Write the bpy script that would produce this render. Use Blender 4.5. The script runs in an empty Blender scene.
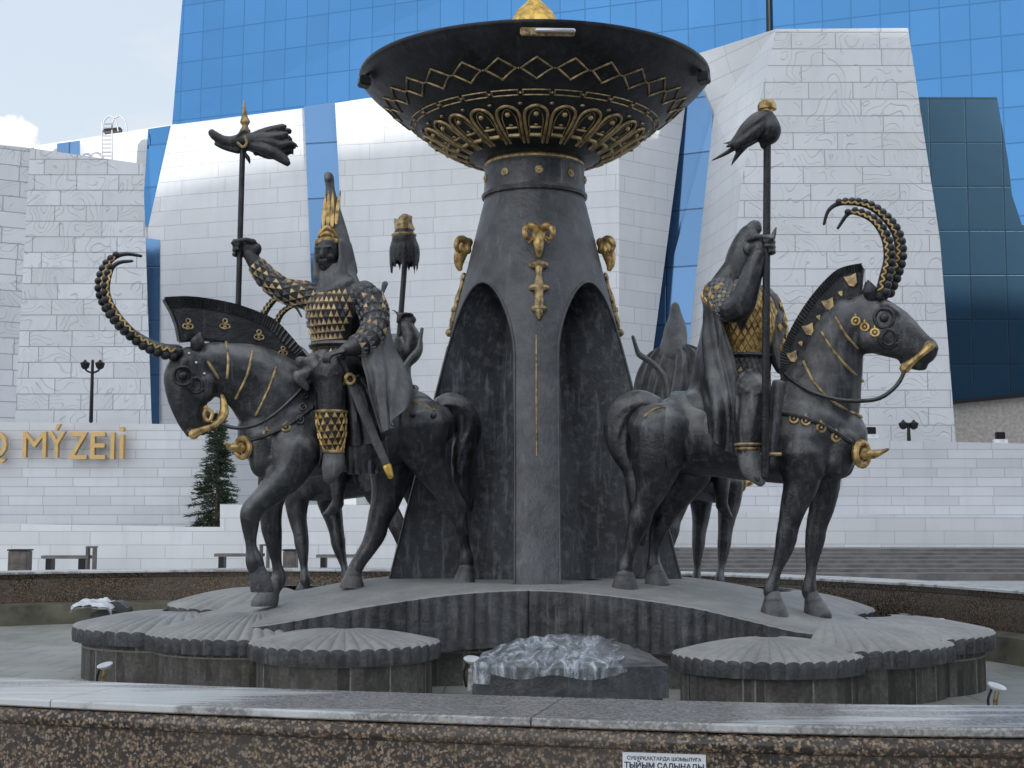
import bpy, bmesh, math, random
import numpy as np
from mathutils import Vector as V, Matrix, noise
R = math.radians
PI = math.pi
random.seed(7)
SC = bpy.context.scene
COL = SC.collection

# ------------------------------------------------------------------ camera model
FPX = 1430.0
CAMP = V((0, 0, 1.6))
PITCH = math.atan(136 / FPX)
FW = V((0, math.cos(PITCH), math.sin(PITCH)))
UP = V((0, -math.sin(PITCH), math.cos(PITCH)))
RT = V((1, 0, 0))


def ray(px, py):
    return FW + RT * ((px - 512) / FPX) + UP * ((384 - py) / FPX)


def at(px, py, Y):
    """point of the world at distance Y in front of the camera"""
    d = ray(px, py)
    return CAMP + d * (Y / d.y)


def atz(px, py, z):
    d = ray(px, py)
    return CAMP + d * ((z - CAMP.z) / d.z)


class Frame:
    """vertical plane of a horse: origin on the ground, heading in the plan"""
    def __init__(s, ox, oy, oz, ang):
        s.o = V((ox, oy, oz)); s.ang = ang
        s.h = V((math.cos(ang), math.sin(ang), 0)); s.l = V((-s.h.y, s.h.x, 0))

    def p(s, px, py, w=0.0):
        d = ray(px, py)
        t = (w - (CAMP - s.o).dot(s.l)) / d.dot(s.l)
        return CAMP + d * t

    def q(s, u, w, z):
        return s.o + s.h * u + s.l * w + V((0, 0, z))

    def loc(s, P):
        d = P - s.o
        return (d.dot(s.h), d.dot(s.l), d.z)


# ------------------------------------------------------------------ materials
def newmat(name):
    m = bpy.data.materials.new(name); m.use_nodes = True
    nt = m.node_tree
    b = nt.nodes['Principled BSDF']
    return m, nt, b


def N(nt, typ, **kw):
    n = nt.nodes.new(typ)
    for k, v in kw.items():
        if k in n.inputs: n.inputs[k].default_value = v
        else: setattr(n, k, v)
    return n


def ramp(nt, fac, stops):
    r = nt.nodes.new('ShaderNodeValToRGB')
    el = r.color_ramp.elements
    while len(el) < len(stops): el.new(0.5)
    for e, (p, c) in zip(el, stops):
        e.position = p
        e.color = (c[0], c[1], c[2], 1) if hasattr(c, '__len__') else (c, c, c, 1)
    nt.links.new(fac, r.inputs[0])
    return r


def mixc(nt, fac, a, b, mode='MIX'):
    m = nt.nodes.new('ShaderNodeMix'); m.data_type = 'RGBA'; m.blend_type = mode
    for sock, val in ((m.inputs[0], fac), (m.inputs[6], a), (m.inputs[7], b)):
        if hasattr(val, 'is_linked') or isinstance(val, bpy.types.NodeSocket): nt.links.new(val, sock)
        elif hasattr(val, '__len__'): sock.default_value = (*val[:3], 1)
        else: sock.default_value = val
    return m.outputs[2]


def math_(nt, op, a, b=0.0, c=None):
    m = nt.nodes.new('ShaderNodeMath'); m.operation = op
    vals = [a, b] if c is None else [a, b, c]
    for i, val in enumerate(vals):
        if isinstance(val, bpy.types.NodeSocket): nt.links.new(val, m.inputs[i])
        else: m.inputs[i].default_value = val
    return m.outputs[0]


def bump(nt, b, h, strength=0.4, dist=0.02, prev=None):
    n = nt.nodes.new('ShaderNodeBump'); n.inputs['Strength'].default_value = strength
    n.inputs['Distance'].default_value = dist
    nt.links.new(h, n.inputs['Height'])
    if prev is not None: nt.links.new(prev, n.inputs['Normal'])
    nt.links.new(n.outputs[0], b.inputs['Normal'])
    return n.outputs[0]


def coords(nt, kind='Object'):
    return nt.nodes.new('ShaderNodeTexCoord').outputs[kind]


def noise_(nt, co, scale, detail=4, rough=0.55, dist=0.0):
    n = N(nt, 'ShaderNodeTexNoise', Scale=scale, Detail=detail, Roughness=rough, Distortion=dist)
    nt.links.new(co, n.inputs['Vector'])
    return n.outputs['Fac']


def mapping(nt, co, scale=(1, 1, 1), rot=(0, 0, 0)):
    m = nt.nodes.new('ShaderNodeMapping'); m.inputs['Scale'].default_value = scale
    m.inputs['Rotation'].default_value = rot
    nt.links.new(co, m.inputs['Vector'])
    return m.outputs[0]


def mat_bronze(name, c0, c1, c2, metal=0.55, rough=(0.36, 0.62), bumps=0.55, drip=True, dust_and_highlight=0.6):
    """patinated bronze with dull blotches, runs of lime and a hammered cast surface"""
    m, nt, b = newmat(name)
    co = coords(nt, 'Object')
    n1 = noise_(nt, co, 2.2, 6, 0.62)
    n2 = noise_(nt, co, 11, 5, 0.6)
    n3 = noise_(nt, mapping(nt, co, (9, 9, 1.1)), 1.6, 5, 0.6)
    base = ramp(nt, n1, [(0.36, c0), (0.62, c1)]).outputs[0]
    r2 = ramp(nt, n2, [(0.5, 0), (0.75, 0.45)]).outputs[0]
    base = mixc(nt, r2, base, c2)
    if drip:
        r3 = ramp(nt, n3, [(0.56, 0), (0.72, 0.55)]).outputs[0]
        base = mixc(nt, r3, base, c2)
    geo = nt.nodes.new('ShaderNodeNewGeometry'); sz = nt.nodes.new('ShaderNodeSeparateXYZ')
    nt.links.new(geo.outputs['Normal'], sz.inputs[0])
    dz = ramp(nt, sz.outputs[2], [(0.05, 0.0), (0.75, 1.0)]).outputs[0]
    dn = ramp(nt, noise_(nt, co, 5, 5, 0.6), [(0.34, 0.15), (0.62, dust_and_highlight)]).outputs[0]
    base = mixc(nt, math_(nt, 'MULTIPLY', dz, dn), base, (0.30, 0.30, 0.29))  # dust on upward faces, which also paints the highlight on backs and rumps
    nt.links.new(base, b.inputs['Base Color'])
    b.inputs['Metallic'].default_value = metal
    rr = ramp(nt, n2, [(0.3, rough[0]), (0.7, rough[1])])
    nt.links.new(rr.outputs[0], b.inputs['Roughness'])
    f = noise_(nt, co, 42, 4, 0.65)
    s = math_(nt, 'ADD', math_(nt, 'MULTIPLY', n2, 2.0), f)
    bump(nt, b, s, bumps, 0.018)
    return m


def mat_gold(name='gold_paint', c=(0.62, 0.43, 0.17), d=(0.13, 0.08, 0.04), metal=0.55):
    m, nt, b = newmat(name)
    co = coords(nt)
    n = noise_(nt, co, 14, 4)
    base = mixc(nt, ramp(nt, n, [(0.36, 0.85), (0.58, 0)]).outputs[0], c, d)
    nt.links.new(base, b.inputs['Base Color'])
    b.inputs['Metallic'].default_value = metal
    b.inputs['Roughness'].default_value = 0.42
    bump(nt, b, noise_(nt, co, 60, 3), 0.3, 0.006)
    return m


def mat_plain(name, c, rough=0.6, metal=0.0, vary=0.25, scale=6.0, bumps=0.1):
    m, nt, b = newmat(name)
    co = coords(nt)
    n = noise_(nt, co, scale, 5)
    lo = tuple(x * (1 - vary) for x in c); hi = tuple(min(1, x * (1 + vary)) for x in c)
    nt.links.new(ramp(nt, n, [(0.3, lo), (0.7, hi)]).outputs[0], b.inputs['Base Color'])
    b.inputs['Roughness'].default_value = rough; b.inputs['Metallic'].default_value = metal
    if bumps: bump(nt, b, noise_(nt, co, scale * 8, 4), bumps, 0.01)
    return m


def mat_stone(name, c, bw, rh, mortar=0.02, mc=0.35, carved=0.0, vary=0.08, line=None):
    """facade cladding: coursed stone sheets with open joints, some with carved scrolls"""
    m, nt, b = newmat(name)
    uv = coords(nt, 'UV')
    br = N(nt, 'ShaderNodeTexBrick')
    br.offset = 0.37; br.squash = 0.75; br.squash_frequency = 3; br.offset_frequency = 2
    nt.links.new(uv, br.inputs['Vector'])
    br.inputs['Scale'].default_value = 1.0
    br.inputs['Brick Width'].default_value = bw
    br.inputs['Row Height'].default_value = rh
    br.inputs['Mortar Size'].default_value = mortar
    br.inputs['Mortar Smooth'].default_value = 0.1
    br.inputs['Color1'].default_value = (*[x * (1 - vary) for x in c], 1)
    br.inputs['Color2'].default_value = (*[min(1, x * (1 + vary)) for x in c], 1)
    br.inputs['Mortar'].default_value = (*[x * mc for x in c], 1)
    n = noise_(nt, uv, 0.35, 5)
    n2 = noise_(nt, mapping(nt, uv, (1.6, 0.25, 1)), 1.3, 5)
    col = mixc(nt, ramp(nt, n, [(0.35, 0.0), (0.75, 0.35)]).outputs[0], br.outputs['Color'], [x * 0.72 for x in c])
    col = mixc(nt, ramp(nt, n2, [(0.5, 0.0), (0.8, 0.3)]).outputs[0], col, [c[0] * .66, c[1] * .68, c[2] * .72])
    hgt = math_(nt, 'MULTIPLY', br.outputs['Fac'], -1.0)
    if carved:
        sw = noise_(nt, uv, carved, 0.0, 0.5, 0.7)
        s = math_(nt, 'SINE', math_(nt, 'MULTIPLY', sw, 62.0))
        g = ramp(nt, s, [(0.84, 0), (0.97, 1)]).outputs[0]
        mk = ramp(nt, noise_(nt, uv, 1.1, 1), [(0.44, 0), (0.50, 1)]).outputs[0]
        g = math_(nt, 'MULTIPLY', g, mk)
        col = mixc(nt, math_(nt, 'MULTIPLY', g, 0.20), col, [x * 0.5 for x in c])
        hgt = math_(nt, 'SUBTRACT', hgt, math_(nt, 'MULTIPLY', g, 1.3))
    nt.links.new(col, b.inputs['Base Color'])
    b.inputs['Roughness'].default_value = 0.42
    h2 = math_(nt, 'ADD', hgt, math_(nt, 'MULTIPLY', noise_(nt, uv, 3.0, 3), 0.25))
    bump(nt, b, h2, 0.5, 0.05)
    return m


def mat_glass(name, tint, pw, ph, line=0.3, vary=0.10, rough=0.04, metal=0.9):
    """curtain wall: coated blue panes that mirror the sky, thin dark joints"""
    m, nt, b = newmat(name)
    uv = coords(nt, 'UV')
    br = N(nt, 'ShaderNodeTexBrick'); br.offset = 0.0; br.squash = 1.0
    nt.links.new(uv, br.inputs['Vector'])
    br.inputs['Scale'].default_value = 1.0
    br.inputs['Brick Width'].default_value = pw; br.inputs['Row Height'].default_value = ph
    br.inputs['Mortar Size'].default_value = 0.035; br.inputs['Mortar Smooth'].default_value = 0.2
    br.inputs['Color1'].default_value = (*[x * (1 - vary) for x in tint], 1)
    br.inputs['Color2'].default_value = (*[min(1, x * (1 + vary)) for x in tint], 1)
    br.inputs['Mortar'].default_value = (*[x * line for x in tint], 1)
    n = noise_(nt, uv, 0.06, 3)
    col = mixc(nt, ramp(nt, n, [(0.35, 0.0), (0.65, 0.35)]).outputs[0], br.outputs['Color'], [x * 0.75 for x in tint])
    nt.links.new(col, b.inputs['Base Color'])
    b.inputs['Metallic'].default_value = metal
    b.inputs['Roughness'].default_value = rough
    h = math_(nt, 'ADD', math_(nt, 'MULTIPLY', br.outputs['Fac'], -1.0), math_(nt, 'MULTIPLY', noise_(nt, uv, 0.25, 2), 2.0))
    bump(nt, b, h, 0.25, 0.03)
    return m


def mat_granite(name, polish=0.16, scale=72.0):
    """brown and black speckled granite"""
    m, nt, b = newmat(name)
    co = coords(nt)
    wn = N(nt, 'ShaderNodeTexNoise', Scale=scale * 0.8, Detail=2.0)
    nt.links.new(co, wn.inputs['Vector'])
    cw = mixc(nt, 0.025, co, wn.outputs['Color'], 'ADD')
    vo = N(nt, 'ShaderNodeTexVoronoi', Scale=scale); nt.links.new(cw, vo.inputs['Vector'])
    sp = nt.nodes.new('ShaderNodeSeparateColor'); nt.links.new(vo.outputs['Color'], sp.inputs[0])
    chips = ramp(nt, sp.outputs[0], [(0.0, (0.012, 0.010, 0.009)), (0.30, (0.03, 0.024, 0.018)), (0.36, (0.13, 0.085, 0.048)),
                                     (0.62, (0.26, 0.17, 0.10)), (0.8, (0.36, 0.27, 0.19)), (0.98, (0.22, 0.18, 0.155))])
    dk = ramp(nt, vo.outputs['Distance'], [(0.38, 0.0), (0.66, 0.9)]).outputs[0]
    col = mixc(nt, dk, chips.outputs[0], (0.02, 0.016, 0.014))
    big = ramp(nt, noise_(nt, co, 1.1, 5), [(0.42, 0.0), (0.6, 0.45)]).outputs[0]
    col = mixc(nt, big, col, (0.15, 0.125, 0.105))
    nt.links.new(col, b.inputs['Base Color'])
    b.inputs['Roughness'].default_value = polish
    rr = ramp(nt, noise_(nt, co, 0.9, 6, 0.6), [(0.42, polish), (0.55, polish + 0.28)])
    nt.links.new(rr.outputs[0], b.inputs['Roughness'])
    return m


M = {}
def build_mats():
    M['bronze'] = mat_bronze('bronze', (0.020, 0.021, 0.024), (0.056, 0.060, 0.066), (0.16, 0.167, 0.172), metal=0.55, rough=(0.26, 0.46), bumps=0.28, dust_and_highlight=0.9)
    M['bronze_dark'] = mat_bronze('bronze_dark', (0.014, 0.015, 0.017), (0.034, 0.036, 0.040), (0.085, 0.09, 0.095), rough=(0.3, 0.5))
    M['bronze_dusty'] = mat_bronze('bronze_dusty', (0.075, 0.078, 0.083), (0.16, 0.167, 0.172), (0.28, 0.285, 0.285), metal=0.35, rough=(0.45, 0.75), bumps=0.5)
    M['hoof'] = mat_bronze('dusty_hoof_bronze', (0.035, 0.037, 0.04), (0.09, 0.094, 0.10), (0.2, 0.205, 0.21), metal=0.45, rough=(0.4, 0.6), dust_and_highlight=0.9)
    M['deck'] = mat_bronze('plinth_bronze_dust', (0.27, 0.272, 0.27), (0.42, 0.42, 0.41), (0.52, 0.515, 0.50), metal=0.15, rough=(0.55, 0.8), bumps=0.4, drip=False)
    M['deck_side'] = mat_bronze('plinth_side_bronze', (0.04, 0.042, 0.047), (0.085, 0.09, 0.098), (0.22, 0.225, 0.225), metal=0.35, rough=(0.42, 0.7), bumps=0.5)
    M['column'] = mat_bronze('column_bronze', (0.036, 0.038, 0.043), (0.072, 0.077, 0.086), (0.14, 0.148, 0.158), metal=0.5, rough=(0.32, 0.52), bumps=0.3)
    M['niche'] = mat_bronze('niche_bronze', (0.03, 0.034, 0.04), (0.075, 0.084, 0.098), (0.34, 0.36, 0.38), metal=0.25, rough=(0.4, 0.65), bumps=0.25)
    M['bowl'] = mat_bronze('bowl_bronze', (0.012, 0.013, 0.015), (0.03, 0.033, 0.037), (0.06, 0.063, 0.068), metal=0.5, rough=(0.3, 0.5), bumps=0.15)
    M['gold'] = mat_gold()
    M['gold_bright'] = mat_gold('gold_leaf', (0.90, 0.60, 0.16), (0.45, 0.27, 0.07), 0.8)
    M['gold_dull'] = mat_gold('worn_gold', (0.46, 0.34, 0.17), (0.09, 0.065, 0.04))
    M['scale_pale'] = mat_gold('pale_gold_scales', (0.60, 0.46, 0.27), (0.20, 0.13, 0.07), 0.4)
    M['granite'] = mat_granite('brown_granite', 0.2)
    M['granite_top'] = mat_coping()
    M['stone_far'] = mat_plain('weathered_granite', (0.10, 0.088, 0.078), 0.5, vary=0.5, scale=5)
    M['mossy'] = mat_plain('mossy_ledge', (0.11, 0.105, 0.075), 0.6, vary=0.5, scale=3)
    M['plinth_stone'] = mat_plinth_stone()
    M['floor'] = mat_floor()
    M['black'] = mat_plain('black_metal', (0.012, 0.012, 0.013), 0.45, 0.4)
    M['white'] = mat_plain('white_plastic', (0.7, 0.72, 0.75), 0.5)
    M['silver'] = mat_plain('galvanised_steel', (0.6, 0.6, 0.62), 0.3, 0.9, 0.1)
    M['facade'] = mat_stone('white_facade_stone', (0.66, 0.685, 0.715), 2.9, 0.66, 0.011, mc=.62, vary=.04)
    M['facade_carved'] = mat_stone('carved_facade_stone', (0.66, 0.685, 0.715), 2.2, 0.64, 0.018, mc=.5, vary=.04, carved=0.80)
    M['facade_carved_left'] = mat_stone('carved_left_stone', (0.59, 0.62, 0.655), 1.5, 0.56, 0.018, mc=.5, carved=0.95)
    M['wall_low'] = mat_stone('terrace_stone', (0.63, 0.655, 0.69), 1.5, 0.31, 0.010, mc=0.62)
    M['wall_lower'] = mat_stone('lower_terrace_stone', (0.72, 0.74, 0.77), 1.6, 0.42, 0.012, mc=0.7)
    M['glass'] = mat_glass('blue_curtain_wall', (0.062, 0.19, 0.40), 1.55, 1.95, line=0.68, vary=.06)
    M['glass_dark'] = mat_glass('dark_reflection_glass', (0.022, 0.06, 0.10), 1.7, 2.1, line=0.45, rough=0.22, metal=0.6)  # dark tint painted for a reflection in the tower
    M['glass_strip'] = mat_glass('slot_glazing', (0.10, 0.20, 0.36), 2.0, 2.4, line=0.35, rough=0.12)
    M['beige'] = mat_plain('beige_render', (0.42, 0.39, 0.36), 0.7)
    M['ground'] = mat_ground()
    M['steps'] = mat_plain('grey_step_stone', (0.15, 0.145, 0.145), 0.7, vary=0.3, scale=2.5)
    M['letters'] = mat_plain('gold_letters', (0.50, 0.34, 0.14), 0.35, 0.5, vary=0.1)
    M['needles'] = mat_plain('fir_needles', (0.035, 0.055, 0.03), 0.7, vary=0.6, scale=2.0, bumps=0)
    M['bark'] = mat_plain('fir_bark', (0.07, 0.05, 0.035), 0.9, scale=9)
    M['sheet'] = mat_sheet()
    M['ink'] = mat_plain('sign_ink', (0.02, 0.025, 0.06), 0.5, bumps=0)
    M['sign'] = mat_plain('sign_face', (0.75, 0.77, 0.8), 0.35, vary=0.04, bumps=0)


def mat_coping():
    """granite coping under a pale film of lime and dust, worn away in long dark patches"""
    m, nt, b = newmat('limed_granite_coping')
    co = coords(nt)
    vo = N(nt, 'ShaderNodeTexVoronoi', Scale=85.0); nt.links.new(co, vo.inputs['Vector'])
    sp = nt.nodes.new('ShaderNodeSeparateColor'); nt.links.new(vo.outputs['Color'], sp.inputs[0])
    chips = ramp(nt, sp.outputs[0], [(0.0, (0.02, 0.018, 0.018)), (0.4, (0.05, 0.042, 0.038)), (0.6, (0.18, 0.14, 0.12)), (0.95, (0.30, 0.27, 0.25))])
    n = noise_(nt, mapping(nt, co, (0.5, 3.2, 1)), 2.4, 7, 0.62)
    n0 = noise_(nt, mapping(nt, co, (0.8, 0.8, 1)), 0.9, 2, 0.5)
    f = math_(nt, 'ADD', math_(nt, 'MULTIPLY', n, 0.55), math_(nt, 'MULTIPLY', n0, 0.5))
    film = ramp(nt, f, [(0.42, 0.95), (0.50, 0.85), (0.56, 0.30)]).outputs[0]
    col = mixc(nt, film, chips.outputs[0], (0.62, 0.64, 0.64))
    nt.links.new(col, b.inputs['Base Color'])
    b.inputs['Roughness'].default_value = 0.22
    return m


def mat_plinth_stone():
    m, nt, b = newmat('plinth_stone_blocks')
    uv = coords(nt, 'UV')
    br = N(nt, 'ShaderNodeTexBrick'); br.offset = 0.5
    nt.links.new(uv, br.inputs['Vector'])
    br.inputs['Scale'].default_value = 1
    br.inputs['Brick Width'].default_value = 0.34; br.inputs['Row Height'].default_value = 0.9
    br.inputs['Mortar Size'].default_value = 0.008
    br.inputs['Color1'].default_value = (0.035, 0.032, 0.028, 1); br.inputs['Color2'].default_value = (0.10, 0.095, 0.085, 1)
    br.inputs['Mortar'].default_value = (0.28, 0.27, 0.25, 1)
    n = noise_(nt, mapping(nt, uv, (1.6, 1, 1)), 3.2, 7, 0.7)
    col = mixc(nt, ramp(nt, n, [(0.48, 0), (0.70, 0.6)]).outputs[0], br.outputs['Color'], (0.24, 0.235, 0.215))
    n2 = noise_(nt, uv, 28, 3)
    col = mixc(nt, ramp(nt, n2, [(0.4, 0.0), (0.7, 0.5)]).outputs[0], col, (0.02, 0.018, 0.016))
    nt.links.new(col, b.inputs['Base Color']); b.inputs['Roughness'].default_value = 0.6
    bump(nt, b, n2, 0.4, 0.01)
    return m


def mat_floor():
    m, nt, b = newmat('basin_floor_tiles')
    co = coords(nt)
    br = N(nt, 'ShaderNodeTexBrick'); br.offset = 0.5
    nt.links.new(co, br.inputs['Vector'])
    br.inputs['Scale'].default_value = 1
    br.inputs['Brick Width'].default_value = 0.6; br.inputs['Row Height'].default_value = 0.6
    br.inputs['Mortar Size'].default_value = 0.008
    br.inputs['Color1'].default_value = (0.30, 0.30, 0.27, 1); br.inputs['Color2'].default_value = (0.36, 0.36, 0.33, 1)
    br.inputs['Mortar'].default_value = (0.12, 0.12, 0.10, 1)
    n = noise_(nt, co, 1.3, 6, 0.65)
    col = mixc(nt, ramp(nt, n, [(0.45, 0), (0.7, 0.6)]).outputs[0], br.outputs['Color'], (0.14, 0.145, 0.11))
    nt.links.new(col, b.inputs['Base Color']); b.inputs['Roughness'].default_value = 0.45
    bump(nt, b, noise_(nt, co, 40, 3), 0.2, 0.01)
    return m


def mat_ground():
    m, nt, b = newmat('plaza_paving')
    co = coords(nt)
    br = N(nt, 'ShaderNodeTexBrick'); br.offset = 0.5
    nt.links.new(co, br.inputs['Vector'])
    br.inputs['Scale'].default_value = 1
    br.inputs['Brick Width'].default_value = 1.2; br.inputs['Row Height'].default_value = 0.6
    br.inputs['Mortar Size'].default_value = 0.01
    br.inputs['Color1'].default_value = (0.36, 0.36, 0.35, 1); br.inputs['Color2'].default_value = (0.42, 0.42, 0.41, 1)
    br.inputs['Mortar'].default_value = (0.2, 0.2, 0.2, 1)
    n = noise_(nt, co, 0.6, 6, 0.65)
    col = mixc(nt, ramp(nt, n, [(0.45, 0), (0.8, 0.5)]).outputs[0], br.outputs['Color'], (0.25, 0.25, 0.24))
    nt.links.new(col, b.inputs['Base Color']); b.inputs['Roughness'].default_value = 0.6
    return m


def mat_sheet():
    m, nt, b = newmat('clear_plastic_sheet')
    co = coords(nt)
    b.inputs['Base Color'].default_value = (0.60, 0.66, 0.72, 1)
    b.inputs['Roughness'].default_value = 0.10
    n = noise_(nt, mapping(nt, co, (3.5, 1.5, 1.5)), 2.6, 5, 0.6, 1.5)
    nt.links.new(ramp(nt, n, [(0.40, 0.10), (0.50, 0.30), (0.64, 0.85)]).outputs[0], b.inputs['Alpha'])
    bump(nt, b, noise_(nt, mapping(nt, co, (3, 2, 2)), 3.0, 3, 0.5, 1.5), 0.6, 0.05)
    return m


# ------------------------------------------------------------------ mesh builder
def catmull(pts, closed=False, sub=6):
    out = []
    n = len(pts)
    rng = n if closed else n - 1
    for i in range(rng):
        if closed:
            p0, p1, p2, p3 = pts[(i - 1) % n], pts[i], pts[(i + 1) % n], pts[(i + 2) % n]
        else:
            p0, p1, p2, p3 = pts[max(i - 1, 0)], pts[i], pts[i + 1], pts[min(i + 2, n - 1)]
        for k in range(sub):
            t = k / sub
            t2, t3 = t * t, t * t * t
            out.append(tuple(0.5 * (2 * b + (c - a) * t + (2 * a - 5 * b + 4 * c - d) * t2 + (3 * b - a - 3 * c + d) * t3)
                             for a, b, c, d in zip(p0, p1, p2, p3)))
    if not closed: out.append(tuple(pts[-1]))
    return out


class MB:
    def __init__(s):
        s.v = []; s.f = []; s.uv = {}

    def quad(s, a, b, c, d):
        i = len(s.v); s.v += [V(a), V(b), V(c), V(d)]; s.f.append((i, i + 1, i + 2, i + 3)); return s

    def poly(s, pts):
        i = len(s.v); s.v += [V(p) for p in pts]; s.f.append(tuple(range(i, i + len(pts)))); return s

    def grid(s, rows, closed=False):
        """rows of points (equal length); closed joins the last column to the first"""
        i0 = len(s.v); n = len(rows[0])
        for r in rows: s.v += [V(p) for p in r]
        m = n if closed else n - 1
        for j in range(len(rows) - 1):
            for k in range(m):
                a = i0 + j * n + k; b = i0 + j * n + (k + 1) % n
                s.f.append((a, b, b + n, a + n))
        return i0, n

    def tube(s, pts, rad, n=10, side=None, sub=4, cap=True, smooth=True):
        """swept tube; rad is a radius or (along side, across) per point; closed with round ends"""
        pts = [V(p) for p in pts]
        rr = [(r, r) if not hasattr(r, '__len__') else tuple(r) for r in (rad if hasattr(rad, '__len__') else [rad] * len(pts))]
        data = [(*p, *r) for p, r in zip(pts, rr)]
        if sub > 1 and len(pts) > 2: data = catmull(data, False, sub)
        P = [V(d[:3]) for d in data]; RR = [(max(d[3], 1e-4), max(d[4], 1e-4)) for d in data]
        rings = []
        last = None
        frames = []
        for i, p in enumerate(P):
            t = (P[min(i + 1, len(P) - 1)] - P[max(i - 1, 0)])
            if t.length < 1e-9: t = V((0, 0, 1))
            t.normalize()
            ref = V(side) if side is not None else (last if last is not None else (V((0, 1, 0)) if abs(t.y) < 0.8 else V((1, 0, 0))))
            sv = ref - t * ref.dot(t)
            if sv.length < 1e-4: sv = (V((0, 0, 1)) if abs(t.z) < .9 else V((1, 0, 0))) - t * t.dot(V((0, 0, 1)) if abs(t.z) < .9 else V((1, 0, 0)))
            sv.normalize(); last = sv
            frames.append((t, sv, t.cross(sv)))

        def ring(p, fr, a, b):
            return [p + fr[1] * (a * math.cos(2 * PI * k / n)) + fr[2] * (b * math.sin(2 * PI * k / n)) for k in range(n)]
        if cap:
            t = frames[0][0]; a, b = RR[0]; m = min(a, b)
            for ph in (85, 60, 30):
                rings.append(ring(P[0] - t * m * math.sin(R(ph)), frames[0], a * math.cos(R(ph)), b * math.cos(R(ph))))
        for p, fr, (a, b) in zip(P, frames, RR): rings.append(ring(p, fr, a, b))
        if cap:
            t = frames[-1][0]; a, b = RR[-1]; m = min(a, b)
            for ph in (30, 60, 85):
                rings.append(ring(P[-1] + t * m * math.sin(R(ph)), frames[-1], a * math.cos(R(ph)), b * math.cos(R(ph))))
        i0, nn = s.grid(rings, True)
        s.f.append(tuple(i0 + k for k in reversed(range(n))))
        e = i0 + (len(rings) - 1) * n
        s.f.append(tuple(e + k for k in range(n)))
        return s

    def ball(s, c, r, n=12, m=8, axis=None):
        c = V(c); r = r if hasattr(r, '__len__') else (r, r, r)
        rings = []
        for j in range(m + 1):
            ph = -PI / 2 + PI * (j + 0.001) / (m + 0.002)
            rings.append([c + V((r[0] * math.cos(ph) * math.cos(2 * PI * k / n), r[1] * math.cos(ph) * math.sin(2 * PI * k / n), r[2] * math.sin(ph))) for k in range(n)])
        i0, nn = s.grid(rings, True)
        s.f.append(tuple(i0 + k for k in reversed(range(n))))
        e = i0 + m * n
        s.f.append(tuple(e + k for k in range(n)))
        return s

    def prism(s, outline, off):
        """outline points, pushed along the vector off"""
        off = V(off); n = len(outline); i0 = len(s.v)
        s.v += [V(p) for p in outline] + [V(p) + off for p in outline]
        s.f.append(tuple(i0 + k for k in range(n))); s.f.append(tuple(i0 + n + k for k in reversed(range(n))))
        for k in range(n):
            a, b = i0 + k, i0 + (k + 1) % n
            s.f.append((b, a, a + n, b + n))
        return s

    def box(s, lo, hi):
        x0, y0, z0 = lo; x1, y1, z1 = hi
        return s.prism([(x0, y0, z0), (x1, y0, z0), (x1, y1, z0), (x0, y1, z0)], (0, 0, z1 - z0))

    def rev(s, prof, c=(0, 0), n=64, a0=0, a1=2 * PI):
        cl = abs(a1 - a0 - 2 * PI) < 1e-6
        k1 = n if cl else n + 1
        rings = [[(c[0] + r * math.cos(a0 + (a1 - a0) * k / n), c[1] + r * math.sin(a0 + (a1 - a0) * k / n), z) for k in range(k1)] for r, z in prof]
        s.grid(rings, cl)
        return s

    def mesh(s, name, inv=None, flip=False):
        me = bpy.data.meshes.new(name)
        vv = [inv @ v for v in s.v] if inv is not None else s.v
        me.from_pydata([tuple(v) for v in vv], [], s.f)
        me.update()
        return me


def boxuv(me, mw=None):
    """UVs in metres, u level and v up the slope of each face"""
    lay = me.uv_layers.new(name='UVMap')
    vs = [(mw @ v.co if mw is not None else v.co.copy()) for v in me.vertices]
    for p in me.polygons:
        n = (mw.to_3x3() @ p.normal) if mw is not None else p.normal.copy()
        u = V((0, 0, 1)).cross(n)
        if u.length < 0.05: u = V((1, 0, 0))
        u.normalize(); w = n.cross(u)
        for li in p.loop_indices:
            q = vs[me.loops[li].vertex_index]
            lay.data[li].uv = (q.dot(u) + 50, q.dot(w) + 50)


def finish(me, mat, smooth=True, angle=40):
    bm = bmesh.new(); bm.from_mesh(me)
    bmesh.ops.remove_doubles(bm, verts=bm.verts, dist=1e-5)
    bmesh.ops.recalc_face_normals(bm, faces=bm.faces)
    bm.to_mesh(me); bm.free()
    if smooth:
        me.shade_smooth()
        me.set_sharp_from_angle(angle=R(angle))
    me.materials.clear(); me.materials.append(mat)


def emit(name, mb, mat, parent=None, smooth=True, angle=40, uv=False, recalc=True, origin=None, bevel=0):
    inv = None
    if parent is not None: inv = WM[parent.name].inverted()
    elif origin is not None: inv = Matrix.Translation(V(origin)).inverted()
    me = mb.mesh(name, inv) if isinstance(mb, MB) else mb
    if bevel:
        bm = bmesh.new(); bm.from_mesh(me)
        bmesh.ops.remove_doubles(bm, verts=bm.verts, dist=1e-5)
        bmesh.ops.recalc_face_normals(bm, faces=bm.faces)
        ed = [e for e in bm.edges if len(e.link_faces) == 2 and e.calc_face_angle(0) > R(30)]
        bmesh.ops.bevel(bm, geom=ed, offset=bevel, segments=2, affect='EDGES', clamp_overlap=True)
        bm.to_mesh(me); bm.free()
    finish(me, mat, smooth, angle)
    if uv: boxuv(me, WM[parent.name] if parent is not None else (Matrix.Translation(V(origin)) if origin is not None else None))
    o = bpy.data.objects.new(name, me); COL.objects.link(o)
    if parent is not None: o.parent = parent
    elif origin is not None: o.location = origin
    WM[o.name] = (WM[parent.name] if parent is not None else (Matrix.Translation(V(origin)) if origin is not None else Matrix.Identity(4)))
    return o


WM = {}


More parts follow.
